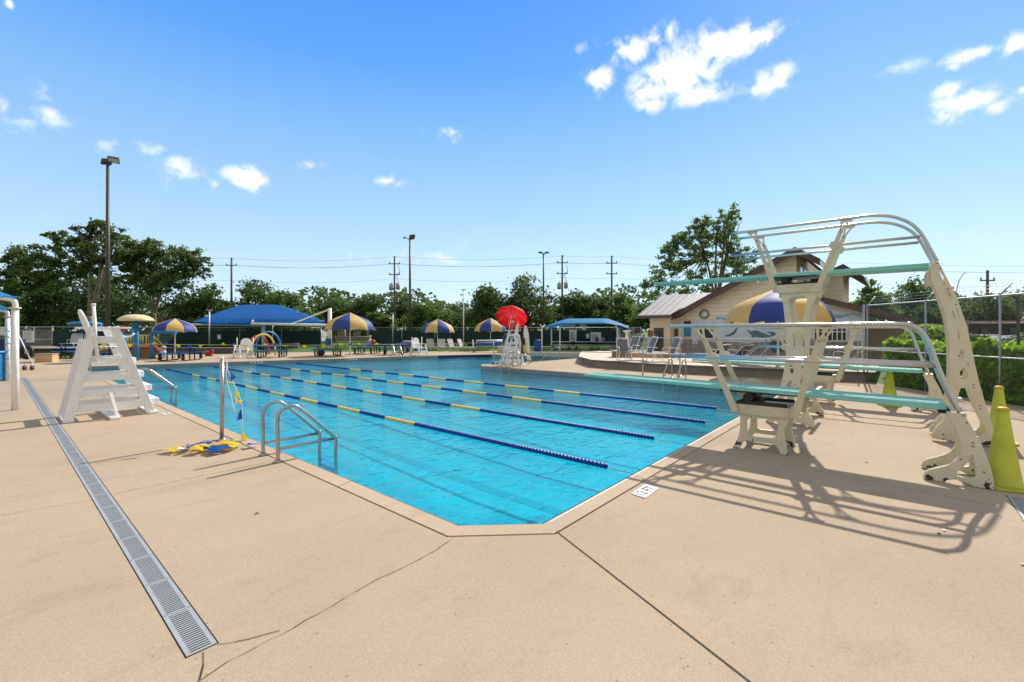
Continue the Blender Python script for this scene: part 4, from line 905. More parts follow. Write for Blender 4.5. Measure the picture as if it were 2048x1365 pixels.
MB().prism(yz([(3.9, 4.62), (3.9, 4.84), (2.3, 5.58), (1.35, 4.78), (1.35, 4.58), (2.3, 5.36)], XF + 3.45), V((6, 0, 0))).build('dormer_roof', K['roofs'], BD)
MB().prism(yz([(1.30, 4.80), (1.30, 4.56), (1.27, 4.56), (1.27, 4.80)], XF + 3.4), V((6, 0, 0))).build('gutter_board', K['whitep'], BD)
for x in (XF + .9, XF + 2.3):
    f = MB().box(x, x + .9, 4.06, 4.098, 4.55, 5.35).build('window', K['whitep'], BD); MB().box(x + .07, x + .83, 4.045, 4.058, 4.62, 5.28).build('pane', K['glass'], f)
MB().box(XF + 1.4, XF + 1.6, -2.6, 1.18, 0, 2.05).build('wing_wall', mat('brown_stucco', (.46, .34, .25), .85, var=.1, scale=2), BD); MB().box(XF + .0, XF + 11, -.2, 1.15, 0, .02).build('porch_slab', K['conc'], BD)
for x in (XF - .1, XF + 4): MB().box(x, x + .14, -.45, -.31, 0, 2.18).build('porch_post', K['tan'], BD)
# mural: painted panel, reef band, whale shapes
MUR = mat('pale_mural_paint', (.62, .70, .76), .7, var=.14, scale=1.6, stain=(.74, .78, .80), stain_amt=.7)
def reef_mat():
    m = mat('reef_mural_paint', (.30, .29, .27), .75, var=.5, scale=5, stain=(.50, .46, .38), stain_amt=.9); return m
REEF = reef_mat(); DEEP = mat('whale_paint', (.13, .20, .27), .7, var=.35, scale=6, stain=(.13, .2, .26), stain_amt=.8); WAVE = mat('mural_wave_paint', (.30, .42, .52), .7, var=.4, scale=6, stain=(.5, .6, .65), stain_amt=.8)
y0, y1, y2 = ff(1722, 650)[0], ff(1432, 650)[0], ff(1360, 650)[0]
m = MB(); m.box(XF - .02, XF - .002, y0, y1, .3, 2.66); m.box(XF - .02, XF - .002, y1, y2, .3, 2.40)
mp = m.build('mural', MUR, BD)
rnd = random.Random(4); top = []; k = 34
for i in range(k + 1):
    u = i / k; y = y0 + (y2 - y0) * u; top.append((y, 1.0 + .32 * max(0, math.sin(7 * u + .8)) + rnd.uniform(-.07, .1)))
MB().prism(yz(top + [(y2, .31), (y0, .31)], XF - .026), V((.005, 0, 0))).build('reef_band', REEF, mp)
wv = [];
for i in range(25): u = i / 24; wv.append((y0 + (y1 - y0) * u, 2.52 + .07 * math.sin(19 * u) + .04 * math.sin(41 * u)))
MB().prism(yz(wv + [(y - 0, z - .12 + .05 * math.sin(y * 5)) for y, z in wv[::-1]], XF - .025), V((.004, 0, 0))).build('wave_band', WAVE, mp)
def painted(s, name, mt, x): MB().prism([V((x, *ff(*map(float, q.split(',')), XF))) for q in s.split()], V((.004, 0, 0))).build(name, mt, mp)
painted('1494,661 1497,660 1502,664 1508,661 1516,662 1526,666 1534,669 1541,672 1540,667 1533,665 1539,663.5 1550,665 1552,670 1546,673 1536,675.5 1525,676 1514,675 1508,674 1506,677 1503.5,675 1504,671 1500,668', 'whale', DEEP, XF - .027)
painted('1450,671 1458,669 1466,664 1472,657 1476,655 1474,662 1469,669 1460,673 1452,674', 'whale', DEEP, XF - .027)
painted('1536,690 1545,681 1556,683 1570,680 1580,686 1575,700 1560,705 1545,706', 'sea_plant', mat('mural_plant_paint', (.07, .12, .12), .7, var=.5, scale=9), XF - .028)
for a, b in ((1360, 1366), (1384.5, 1396)): MB().box(XF - .05, XF - .021, ff(b, 650)[0], ff(a, 650)[0], .9, 2.4).build('pilaster', mat('white_pilaster', (.62, .66, .70), .6), BD)
def win(a, b, t_, bt, grid=0, mt='glass'):
    ya, yb = ff(b, 660)[0], ff(a, 660)[0]; za, zb = ff(a, bt)[1], ff(a, t_)[1]
    f = MB().box(XF - .05, XF - .027, ya, yb, za, zb).build('window', K['tan'], BD); e = .05
    MB().box(XF - .06, XF - .051, ya + e, yb - e, za + e, zb - e).build('pane', K[mt], f)
    if grid:
        m = MB()
        for k in range(grid + 1): y = ya + (yb - ya) * k / grid; m.box(XF - .085, XF - .062, y - .022, y + .022, za, zb)
        for z in (za, (za + zb) / 2, zb): m.box(XF - .095, XF - .086, ya, yb, z - .02, z + .02)
        m.build('window_bars', K['whitep'], f)
    return f
f = win(1367, 1384, 641, 675); MB().box(XF - .07, XF - .062, ff(1382, 0)[0], ff(1371, 0)[0], ff(1375, 672)[1], ff(1375, 656)[1]).build('poster', mat('blue_poster', (.03, .25, .5), .5, var=.5, scale=6), f)
win(1398, 1428, 655, 678); win(1628, 1694, 645, 683, 7)
def door(px0, px1, x, ztop, mt, name='door', lab=None):
    ya, yb = PX(px1, 660, x).y, PX(px0, 660, x).y
    d = MB().box(x - .04, x - .004, ya, yb, .02, ztop).build(name, mt, BD)
    if lab: d['label'] = lab
    return d, ya, yb
d, ya, yb = door(1335, 1356, XF, 1.86, K['brown'], lab='brown door with a slatted window')
for k in range(4): MB().box(XF - .055, XF - .041, ya + .12, yb - .12, 1.0 + k * .14, 1.09 + k * .14).build('door_louvre', K['glass'], d)
# wall clock
t = T('wall_clock', 'round dark rimmed clock on the gable wall of the pool house', 'clock', (XF, *ff(1409, 629)))
cy_, cz_ = ff(1409, 629); m = MB(); m.lathe([(.26, -.002), (.29, .03), (.29, .05), (.25, .06)], (XF - .002, cy_, cz_), 28, (-1, 0, 0)); m.build('rim', mat('slate_rim', (.10, .14, .16), .5), t)
m = MB(); m.lathe([(0.0, .066), (.252, .064)], (XF - .004, cy_, cz_), 28, (-1, 0, 0)); m.build('dial', mat('white_dial', (.9, .9, .9), .5, var=.02), t)
m = MB()
for k in range(12): a = k * math.pi / 6; m.bar(V((XF - .074, cy_ + .20 * math.sin(a), cz_ + .20 * math.cos(a))), V((XF - .074, cy_ + .175 * math.sin(a), cz_ + .175 * math.cos(a))), .018, .004, (1, 0, 0))
m.build('hour_marks', K['ink'], t)
m = MB(); m.bar(V((XF - .078, cy_, cz_)), V((XF - .078, cy_ - .1, cz_ + .06)), .02, .004, (1, 0, 0)); m.bar(V((XF - .083, cy_, cz_)), V((XF - .083, cy_ + .15, cz_ + .04)), .014, .004, (1, 0, 0)); m.build('hands', mat('clock_hand', (.1, .25, .4), .5), t)
for px, py in ((1520, 566), (1333, 637)):
    y, z = ff(px, py); t = T('security_camera', 'small security camera %s' % ('high under the big gable' if px > 1400 else 'under the eave beside the grey metal roof'), 'camera', (XF, y, z))
    MB().tube([V((XF, y, z)), V((XF - .22, y, z + .02))], .02, 6).build('bracket', K['blackm'], t); MB().box(XF - .48, XF - .2, y - .05, y + .05, z - .05, z + .06).build('housing', K['blackm'] if px < 1400 else K['whitep'], t)
# annex with grey metal roof
MB().box(27.7, 33.5, 10.74, 12.05, 0, 2.66).build('annex_wall', K['tan'], BD)
m = MB(); e0, e1, r0, r1 = V((26.95, 12.55, 2.66)), V((26.95, 10.45, 2.66)), V((30.85, 12.55, 4.17)), V((30.85, 6.0, 4.17)); th = V((0, 0, .06)); b0, b1 = V((34.6, 12.55, 2.66)), V((34.6, 7, 2.66))
m.prism([e0, e1, V((27.9, 10.2, 3.03)), r1, r0], th); m.prism([r0, r1, b1, b0], th)
for k in range(11):
    y = 12.5 - k * .45
    if y > 10.5: m.bar(V((26.95, y, 2.73)), V((30.85, y, 4.24)), .035, .03)
    else: m.bar(V((28.05 + (10.2 - y) * .7, y, 3.09 + (10.2 - y) * .27)), V((30.85, y, 4.24)), .035, .03)
m.build('annex_roof', K['roofm'], BD)
MB().box(26.93, 26.97, 10.44, 12.57, 2.5, 2.665).build('annex_fascia', K['brown'], BD)
MB().prism([V((26.95, 12.57, 2.5)), V((26.95, 12.57, 2.66)), V((30.85, 12.57, 4.17)), V((34.6, 12.57, 2.66)), V((34.6, 12.57, 2.5)), V((30.85, 12.57, 4.0))], V((0, .03, 0))).build('annex_fascia', K['brown'], BD)
MB().prism([V((27.7, 12.05, 2.66)), V((30.85, 12.05, 3.98)), V((33.5, 12.05, 2.66))], V((0, -.1, 0))).build('annex_gable', K['tan'], BD)
d, ya, yb = door(1308, 1328, 27.7, 1.9, K['glass'], 'doorway', 'dark open doorway')
MB().box(27.66, 27.695, ya - .06, ya, .02, 1.96).build('door_frame', K['tan'], d)
t = T('wall_sign', 'small brown sign left of the dark annex doorway', 'sign', (27.68, PX(1300, 670, 27.7).y, 1.5)); a, b = PX(1306, 670, 27.7).y, PX(1296, 670, 27.7).y
MB().box(27.67, 27.697, a, b, 1.25, 1.72).build('board', mat('brown_sign', (.25, .10, .08), .6), t)
MB().box(27.668, 27.697, a, b, .1, 1.18).build('lower_panel', K['sign'], t)
# ---------------------------------------------------------------- chain link
def link(m, a, b, z0, z1, pitch, r):
    a, b = V((a[0], a[1], 0)), V((b[0], b[1], 0)); d = (b - a); L = d.length; d.normalize(); n_ = V((-d.y, d.x, 0)) * r; h = z1 - z0
    k = -int(h / pitch) - 1
    while k * pitch < L:
        for s in (0, 1):
            u0, v0 = k * pitch, 0.0; u1, v1 = u0 + h, h
            if u0 < 0: v0 = -u0; u0 = 0
            if u1 > L: v1 = v0 + (L - u0); u1 = L
            if v1 - v0 > .02:
                if s: u0, u1 = L - u0, L - u1
                p = a + d * u0 + UP * (z0 + v0); q = a + d * u1 + UP * (z0 + v1); e = d.cross(n_).normalized() * r
                w1 = n_ * (1 if s else -1); o_ = w1 * .5
                m.add([p + n_ + o_, p - n_ * .5 + e * .87 + o_, p - n_ * .5 - e * .87 + o_, q + n_ + o_, q - n_ * .5 + e * .87 + o_, q - n_ * .5 - e * .87 + o_], [(0, 1, 4, 3), (1, 2, 5, 4), (2, 0, 3, 5)])
        k += 1
def fence(label, pts, z0, z1, pitch, r, posts, pr=.03, top=True, screen=None, midrail=None, smat=None, mesh=True):
    t = T('chain_link_fence', label, 'fence', (pts[0][0], pts[0][1], 0))
    if mesh:
        m = MB()
        for a, b in zip(pts, pts[1:]): link(m, a, b, z0 + .04, z1 - .02, pitch, r)
        m.build('wire_mesh', K['wire'] if not smat else smat, t, recalc=False)
    if top: MB().tube([V((p[0], p[1], z1)) for p in pts], .022, 8).build('top_rail', K['galv'], t)
    if midrail: MB().tube([V((p[0], p[1], midrail)) for p in pts], .02, 8).build('mid_rail', K['galv'], t)
    if screen:
        m = MB()
        for a, b in zip(pts, pts[1:]):
            A_, B_ = V((*a, 0)), V((*b, 0)); L = (B_ - A_).length; n_ = max(2, int(L / .5)); nn = V((B_ - A_).normalized().yx).to_3d() if False else None
            d = (B_ - A_).normalized(); nr = V((d.y, -d.x, 0)); vs = []
            for i in range(n_ + 1):
                p = A_.lerp(B_, i / n_) + nr * (.04 + .02 * math.sin(i * 1.7))
                vs += [p + UP * screen[0], p + UP * (screen[0] + screen[1]) / 2 + nr * .02 * math.sin(i * .9), p + UP * (screen[1] - .02 * abs(math.sin(i * .8)))]
            m.add(vs, [f for i in range(n_) for f in ((3*i, 3*i+3, 3*i+4, 3*i+1), (3*i+1, 3*i+4, 3*i+5, 3*i+2))])
        m.build('windscreen', K['screen'], t)
    for (x, y) in posts: MB().tube([V((x, y, 0)), V((x, y, z1 + .05))], pr, 8).build('post', K['galv'], t)
    return t
FA, FB = V((19.05, .72, 0)), V((15.1, -2.28, 0)); fdir = (FB - FA).normalized(); fout = V((fdir.y * -1, fdir.x, 0)) * -1
if fout.x < 0: fout = -fout
fe = FB + fdir * 3.5
fpost = [FA, FA + fdir * 2.25, FA + fdir * 4.3, FA + fdir * 6.3, fe]
t = fence('tall chain link fence with barbed wire in front of the hedge', [FA[:2], fe[:2]], .02, 2.56, .052, .0026, [p[:2] for p in fpost], .022, midrail=1.08)
MB().tube([FA + V((.13, .10, 0)), FA + V((.13, .10, 2.62))], .032, 10).build('corner_post', K['galv'], t)
for p in fpost:
    MB().tube([p + UP * 2.56, p - fout * .0 + fout * .26 + UP * 2.86], .018, 6).build('barb_arm', K['galv'], t)
for k in range(3):
    m = MB(); q = fout * (.09 + .08 * k) + UP * (2.67 + .09 * k); a, b = FA + q, fe + q; m.tube([a, a.lerp(b, .5) - UP * .01, b], .0035, 4)
    for i in range(60): p = a.lerp(b, i / 60); m.bar(p - V((.0, 0, .02)), p + V((.01, .01, .02)), .005, .005)
    m.build('barbed_wire', K['galv'], t)
g0 = AT(1988, 10.9, 0); m = MB(); gp = [V((*AT(1978, 10.9)[:2], 2.5)), V((*AT(1992, 10.9)[:2], 2.58)), V((*AT(2018, 10.9)[:2], 2.60)), V((*AT(2031, 10.9)[:2], 2.52)), V((*AT(2036, 10.9)[:2], 2.3)), V((*AT(2038, 10.9)[:2], .02))]
m.tube(smooth_path(gp, 5), .03, 8); tag(m.build('bent_pipe', K['lamp']), 'rusty bent pipe arching over the tall fence at the right', 'pipe')
FL = [(19.2, .98), (20.5, 4.0), (21.0, 7.77), (23.2, 10.2), (25.4, 11.8)]
fence('low chain link fence along the terrace in front of the mural', FL, .37, 1.36, .085, .0030, FL + [(19.85, 2.5), (20.75, 5.9)], .022)
# ---------------------------------------------------------------- planting by the fence
def leaves(name, pts, nrm, size, mt, parent, seed, aspect=.6, spread=.9):
    rng = np.random.default_rng(seed); n_ = len(pts); pts = np.asarray(pts)
    r = rng.normal(size=(n_, 3)); a = (r + np.asarray(nrm) * 1.2) if nrm is not None else r
    a /= np.linalg.norm(a, axis=1, keepdims=True) + 1e-9
    b = np.cross(a, rng.normal(size=(n_, 3))); b /= np.linalg.norm(b, axis=1, keepdims=True) + 1e-9; c = np.cross(a, b)
    s = size * rng.uniform(.6, 1.35, (n_, 1)); sw = s * aspect
    v = np.stack([pts - b * s, pts + c * sw + a * s * .2, pts + b * s, pts - c * sw + a * s * .2], 1).reshape(-1, 3)
    off = np.array(root_of(parent).location if parent else (0, 0, 0)); v = v - off
    me = bpy.data.meshes.new(name); me.vertices.add(len(v)); me.vertices.foreach_set('co', v.ravel())
    me.loops.add(4 * n_); me.loops.foreach_set('vertex_index', np.arange(4 * n_)); me.polygons.add(n_)
    me.polygons.foreach_set('loop_start', np.arange(0, 4 * n_, 4)); me.update(); me.validate()
    me.materials.append(mt); o = bpy.data.objects.new(name, me); COL.objects.link(o)
    if parent: o.parent = parent
    return o
rng = np.random.default_rng(2)
h0 = FA + fout * .35 + fdir * .15; hl = 9.5; N_ = 34000
t = T('hedge', 'clipped bright green hedge behind the tall chain link fence', 'hedge', h0)
u = rng.uniform(0, hl, N_); face = rng.random(N_); vv = rng.uniform(0, 1.15, N_); hh = 1.18 + .10 * np.sin(u * 2.3) + .07 * np.sin(u * 6.1)
wv_ = np.where(face < .5, rng.normal(.10, .05, N_) + .08 * np.sin(u * 3.3 + vv * 4) * np.sin(vv * 3 + u), rng.uniform(0, 1.5, N_))
zz = np.where(face < .5, vv * hh, hh + rng.normal(0, .05, N_))
P_ = np.array(h0)[None] + u[:, None] * np.array(fdir)[None] + wv_[:, None] * np.array(fout)[None] + zz[:, None] * np.array([0, 0, 1.])[None]
leaves('foliage', P_, None, .058, K['leafH'], t, 3, .62)
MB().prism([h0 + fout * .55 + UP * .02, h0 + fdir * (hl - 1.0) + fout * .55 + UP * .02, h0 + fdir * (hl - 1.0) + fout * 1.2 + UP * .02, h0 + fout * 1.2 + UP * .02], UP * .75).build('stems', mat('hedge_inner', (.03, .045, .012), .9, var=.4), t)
def shrub(p, r, h, n_, size, mt, label, seed):
    t = T('shrub', label, 'shrub', p); g = np.random.default_rng(seed); d = g.normal(size=(n_, 3)); d /= np.linalg.norm(d, axis=1, keepdims=True); d[:, 2] = np.abs(d[:, 2]) * 1.0 - .15
    q = d * (g.uniform(.8, 1.03, (n_, 1))) * np.array([r, r, h * .87]) + np.array(p) + np.array([0, 0, h * .13]); q[:, 2] = np.maximum(q[:, 2], .03)
    leaves('foliage', q, d, size, mt, t, seed); m = MB()
    for k in range(5): a = k * 1.3; m.tube([V(p), V(p) + V((r * .5 * math.cos(a), r * .5 * math.sin(a), h * .6))], .03, 5)
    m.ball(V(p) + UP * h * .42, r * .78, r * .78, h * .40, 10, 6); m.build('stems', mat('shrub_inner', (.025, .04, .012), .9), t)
shrub(AT(1858, 18.2), 1.35, 2.25, 6000, .075, K['leafH'], 'rounded clipped bush standing behind the hedge and the tall fence', 5)
shrub(AT(1915, 20.5), 1.5, 1.95, 4500, .08, K['leafM'], 'dull green loose bush right of the curved tower, behind the hedge', 6)
shrub(AT(2075, 17.5), 1.7, 1.9, 4500, .08, K['leafM'], 'loose green bush at the right end of the hedge beside the parked car', 8)
p = AT(1968, 15.8); t = T('yucca', 'spiky grey green yucca behind the hedge in front of the parked car', 'plant', p); m = MB(); rnd = random.Random(9)
for k in range(90):
    a = rnd.uniform(0, 6.28); e = rnd.uniform(-.1, 1.35); d = V((math.cos(a) * math.cos(e), math.sin(a) * math.cos(e), math.sin(e))); c = p + UP * .95; s = d.cross(UP).normalized() * .02; L = rnd.uniform(.6, .9)
    m.add([c - s, c + s, c + d * L * .6 + s * .9, c + d * L, c + d * L * .6 - s * .9], [(0, 1, 2, 3, 4)])
m.build('blades', K['leafS'], t); MB().tube([p, p + UP * 1.0], .09, 7).build('stem', K['bark'], t)
p = AT(1916, 13.2); m = MB(); m.tube(smooth_path([V((*AT(1912, 13.2)[:2], 1.0)), V((*AT(1911, 13.2)[:2], 2.5)), V((*AT(1915, 13.2)[:2], 3.05)), V((*AT(1924, 13.2)[:2], 3.35)), V((*AT(1931, 13.2)[:2], 3.44))], 5), .010, 5)
tag(m.build('bare_stalk', K['barkg']), 'thin bare stalk curving above the tall fence beside the tower', 'stalk')
# parked cars and the brick house beyond the hedge
def car(px, d, col, label, rz):
    p = AT(px, d); t = T('parked_car', label, 'car', p, 'cars parked beyond the hedge'); q = lambda x, y, z: V((p.x + x * math.cos(rz) - y * math.sin(rz), p.y + x * math.sin(rz) + y * math.cos(rz), z))
    side = [(-2.2,.35),(-2.25,.75),(-1.9,.95),(-1.25,1.0),(-.7,1.42),(.75,1.46),(1.45,1.05),(2.15,.95),(2.25,.6),(2.2,.35)]
    MB().prism([q(x, -.85, z) for x, z in side], q(0, .85, 0) - q(0, -.85, 0)).build('body', col, t, bevel=.05)
    g = [(-1.1,1.0),(-.66,1.36),(.70,1.40),(1.25,1.05)]
    m = MB(); m.prism([q(x, -.862, z) for x, z in g], q(0, .862, 0) - q(0, -.862, 0)); m.build('windows', K['glass'], t)
    for x in (-1.35, 1.4):
        for y in (-.86, .68):
            wq = MB().lathe([(.1, 0), (.3, 0), (.32, .05), (.32, .14), (.3, .18)], q(x, y, .32), 18, q(0, 1, 0) - q(0, 0, 0)).build('wheel', K['black'], t)
            MB().lathe([(0.0, -.012), (.19, -.008)], q(x, y, .32), 14, q(0, 1, 0) - q(0, 0, 0)).build('rim', K['alu'], wq)
car(2035, 25, K['carw'], 'silver car parked behind the yucca at the right edge', YAW + .2)
car(1952, 31, mat('white_car_paint', (.75, .75, .74), .3, coat=.4, var=.03), 'white car parked farther back in front of the brown house', YAW + .05)
p = AT(2010, 42); t = T('brick_house', 'low brown brick house with a pinkish shingle roof beyond the parked cars', 'house', p)
def fr(px, d, z): return AT(px, d, z)
MB().prism([fr(1905, 42, 0), fr(2300, 38, 0), fr(2300, 52, 0), fr(1925, 56, 0)], UP * 2.4).build('wall', mat('brown_brick', (.20, .125, .09), .85, var=.2, scale=9), t)
MB().prism([fr(1890, 41, 2.32), fr(2330, 37, 2.32), fr(2330, 45, 3.6), fr(1900, 48, 3.6)], UP * .1).build('roof', mat('pink_brown_shingle', (.29, .20, .185), .9, var=.2, scale=6), t)
for a in (1915, 1962, 2020): MB().prism([fr(a, 41.55 - (a-1860)*.009, 1.0), fr(a + 14, 41.4 - (a-1860)*.009, 1.0), fr(a + 14, 41.4 - (a-1860)*.009, 2.0), fr(a, 41.55 - (a-1860)*.009, 2.0)], FWD * .2).build('window', K['glass'], t)
m = MB(); m.sheet([[AT(1800, 23, .01), AT(2700, 19, .01), AT(2900, 38, .01), AT(1800, 37, .01)]]); struct(m.build('parking_lot', K['asphalt']))
# ================================================================ umbrellas, tables, loungers, shades, toys
def mushroom(p, Rr, zr, zt, label, rot=0, z0=0):
    rot += math.atan2(-p.dot(RGT), p.dot(FWD)); t = T('umbrella', label, 'umbrella', p, 'yellow and blue striped umbrellas'); p = V((p.x, p.y, z0)); m = MB(); dz = zt - zr; seg = 6; n_ = 8 * seg
    pr = [(.0, 0), (.06, .03), (.3, .165), (.55, .31), (.76, .45), (.88, .60), (.95, .77), (.99, .94), (.99, 1.06)]
    vs = []
    for r, f in pr:
        for j in range(n_):
            a = rot + 2 * math.pi * j / n_; s = (j % seg) / seg; pin = 1 - .035 * math.sin(math.pi * s) * r
            zz = zt - dz * f + (.05 * dz * math.sin(math.pi * s) if f > 1 else 0) + (.02 * dz * math.sin(math.pi * s) * r)
            vs.append(V((p.x + Rr * r * pin * math.cos(a), p.y + Rr * r * pin * math.sin(a), zz)))
    for i in range(len(pr) - 1):
        for j in range(n_):
            m.mi = (j // seg) % 2; o = len(m.v)
            m.add([vs[i*n_+j], vs[i*n_+(j+1)%n_], vs[(i+1)*n_+(j+1)%n_], vs[(i+1)*n_+j]], [(0, 1, 2, 3)], True)
    o = m.build('canopy', [K['umbY'], K['umbB']], t, recalc=False)
    bm = bmesh.new(); bm.from_mesh(o.data); bmesh.ops.remove_doubles(bm, verts=bm.verts, dist=1e-4); bmesh.ops.recalc_face_normals(bm, faces=bm.faces); bm.to_mesh(o.data); bm.free()
    MB().tube([p + UP * .0, p + UP * (zt - z0 - .05)], .038, 10).build('pole', K['whitep'], t)
    for k in range(8):
        a = rot + 2 * math.pi * k / 8; d = V((math.cos(a), math.sin(a), 0))
        MB().tube([p + UP * (zt - z0 - .06)] + [V((p.x, p.y, zt - dz * f - .015)) + d * Rr * r * .985 for r, f in ((.3, .175), (.74, .45), (.93, .76))], .010, 4).build('rib', K['galv'], t)
    MB().lathe([(.10, 0), (.10, .02), (.05, .05)], p, 12).build('base', K['galv'], t)
def ump(px, d): return AT(px, d)
mushroom(AT(350, 28.6), 1.22, ZP(664, 28.6), ZP(637, 28.6), 'small striped umbrella on the left near the cream mushroom fountain', R(-161.8))
mushroom(AT(700, 31.2), 1.64, ZP(659.5, 31.2), ZP(625.5, 31.2), 'striped umbrella in front of the big blue hipped canopy', R(-139.3))
mushroom(AT(875, 40.2), 1.52, ZP(665, 40.2), ZP(638.5, 40.2), 'striped umbrella between the tall light pole and the thin white pole', R(-184.3))
mushroom(AT(981, 40.2), 1.45, ZP(663, 40.2), ZP(636.5, 40.2), 'striped umbrella partly behind the red umbrella', R(-137))
p = AT(1556, 17.0); mushroom(p, 1.86, ZP(645, 17.0), ZP(577, 17.0), 'large striped umbrella on the terrace behind the diving tower', R(-124), .36)
# picnic tables
def picnic():
    t = T('picnic_table', 'blue topped picnic table under the small left umbrella', 'picnic table', (0, 0, 0), 'blue picnic tables with black frames')
    def top(x0, x1, y0, y1, z, nm): MB().box(x0, x1, y0, y1, z - .045, z).build(nm, K['blue'], t, bevel=.02)
    top(-.86, .86, -.38, .38, .76, 'tabletop'); top(-.80, .80, -.95, -.66, .46, 'bench'); top(-.80, .80, .66, .95, .46, 'bench')
    for x in (-.62, .62):
        m = MB(); m.tube(smooth_path([(x, -.80, .42), (x, -.80, .14), (x, -.74, .05), (x, -.6, .03), (x, 0, .03), (x, .6, .03), (x, .74, .05), (x, .80, .14), (x, .80, .42)], 3), .036, 8)
        m.build('bench_frame', K['blackm'], t)
        for y in (-.22, .22): MB().tube([(x, y, .03), (x, y, .72)], .036, 8).build('leg', K['blackm'], t)
        for y in (-.90, -.70, .70, .90): MB().tube([(x, y, .05), (x, y, .42)], .028, 6).build('bench_support', K['blackm'], t)
    return t
PT = picnic(); PT.location = AT(362, 25.9); PT.rotation_euler = (0, 0, YAW + R(4))
for px, d, a, lb in ((545, 29.0, 12, 'blue picnic table beside the rainbow hoops'), (655, 30.6, 38, 'blue picnic table left of the pole of the umbrella in front of the big canopy'), (735, 33.4, -6, 'blue picnic table just right of the big canopy umbrella pole, farther back'), (788, 32.2, 10, 'blue picnic table carrying a red bag by the far ladder'), (815, 35.5, 50, 'blue picnic table directly left of the low chair by the far ladder'), (200, 26.5, 14, 'blue picnic table seen through the legs of the big guard chair'), (152, 28.0, 70, 'blue picnic table seen left of the big guard chair back leg')):
    dup(PT, AT(px, d), YAW + R(a), lb)
def bag(p, c, label, s=.22, name='bag'):
    m = MB(); m.ball(p + UP * s * .75, s, s * .7, s * .8, 10, 6); m.tube(arc(p + UP * s * 1.3, s * .45, 0, math.pi, 6, RGT, UP), s * .07, 5); return tag(m.build(name, c), label, name)
zt = .762
bag(AT(746, 32.2, 0) * 1 + UP * zt, K['redp'], 'red and orange bag on the blue table by the far ladder', .2)
m = MB(); p = AT(740, 33.3) + UP * zt; m.lathe([(.09, 0), (.10, .3), (.05, .38), (.05, .46)], p, 12); m.mi = 1; m.lathe([(.09, .46), (.11, .52), (.08, .6)], p, 12); tag(m.build('drink_jug', [K['whitep'], K['lime']]), 'white jug with green lid on a blue picnic table', 'jug')
p = AT(815, 35.5) + UP * zt; m = MB(); m.obox(p + UP * .09, RGT * .34, FWD * .2, UP * .09); tag(m.build('folded_towel', mat('lilac_towel', (.45, .40, .62), .9, var=.2), bevel=.03), 'pale lilac towels piled on the blue table left of the low chair', 'towel')
p = AT(655, 30.6) + UP * zt; m = MB(); m.lathe([(.17, 0), (.19, .1), (.19, .36), (.15, .42)], p + RGT * .05, 14); tag(m.build('water_cooler', mat('blue_cooler', (.02, .12, .42), .4)), 'round blue cooler on the table beside the white canopy post', 'cooler')
p = AT(645, 30.6) + UP * .02 - FWD * .2; bag(p, K['black'], 'black bag under the table beside the white canopy post', .26)
p = AT(236, 26.5) + UP * zt; m = MB(); m.ball(p + UP * .12 - RGT * .25, .27, .22, .16, 12, 8); tag(m.build('float_ring', mat('bright_blue_vinyl', (.01, .22, .72), .35)), 'bright blue inflatable on the table behind the guard chair', 'float')
# loungers
def lounger(sl, label, back=58, z=.34, bl=.70):
    t = T('sun_lounger', label, 'sun lounger', (0, 0, 0), 'tubular sun loungers'); b = R(back); w_ = .31
    hx = lambda s: (.62 - 1.0 * 0 , 0)
    bt = V((-.05 - bl * math.cos(b), 0, z + bl * math.sin(b)))
    for y in (-w_, w_):
        MB().tube([(1.15, y, z), (-.62, y, z)], .017, 6).build('side_rail', K['whitep'], t)
        MB().tube(smooth_path([(.85, y, z), (.9, y, .1), (.92, y, .0)], 2), .016, 6).build('leg', K['whitep'], t)
        MB().tube(smooth_path([(-.45, y, z), (-.5, y, .1), (-.52, y, .0)], 2), .016, 6).build('leg', K['whitep'], t)
        MB().tube(smooth_path([(.18, y * 1.12, z), (.18, y * 1.12, z + .2), (.08, y * 1.12, z + .25), (-.28, y * 1.12, z + .22)], 3), .015, 6).build('armrest', K['whitep'], t)
    m = MB(); m.tube([V((-.05, -w_, z)), bt + V((0, -w_, 0)), bt + V((0, -w_ + .05, .03)), bt + V((0, w_ - .05, .03)), bt + V((0, w_, 0)), V((-.05, w_, z))], .017, 6); m.build('back_frame', K['whitep'], t)
    m = MB(); m.obox((.54, 0, z + .005), (.59, 0, 0), (0, w_ - .015, 0), (0, 0, .008)); m.build('seat_sling', sl, t)
    c = (V((-.05, 0, z)) + bt) / 2; d = (bt - V((-.05, 0, z))) / 2 * .97; nn = V((d.z, 0, -d.x)).normalized() * .008
    m = MB(); m.obox(c, d, (0, w_ - .015, 0), nn); m.build('back_sling', sl, t)
    return t
LW = lounger(K['slingw'], 'pale lounger on the far grass, leftmost of the row by the low chair', 66)
LW.location = AT(862, 38.6); LW.rotation_euler = (0, 0, YAW + R(-62))
for px, d, a, lb in ((884, 38.4, -66, 'pale lounger directly right of the striped umbrella pole on the far grass'), (905, 38.0, -35, 'pale lounger third in the far grass row'), (925, 37.6, -22, 'pale lounger last in the far grass row, beside the blue cover roll'), (150, 31.5, -70, 'pale lounger on the raised ledge by the green fence, left one of the pair'), (178, 31.6, -64, 'pale lounger on the raised ledge by the green fence, right one of the pair')):
    c = dup(LW, AT(px, d, .5 if px < 300 else 0), YAW + R(a), lb)
LG = lounger(K['slingg'], 'grey lounger with raised back right of the armchair on the terrace', 68); LG.location = AT(1296, 20.6, .36); LG.rotation_euler = (0, 0, YAW + R(186)); LG.scale = (1.05,) * 3
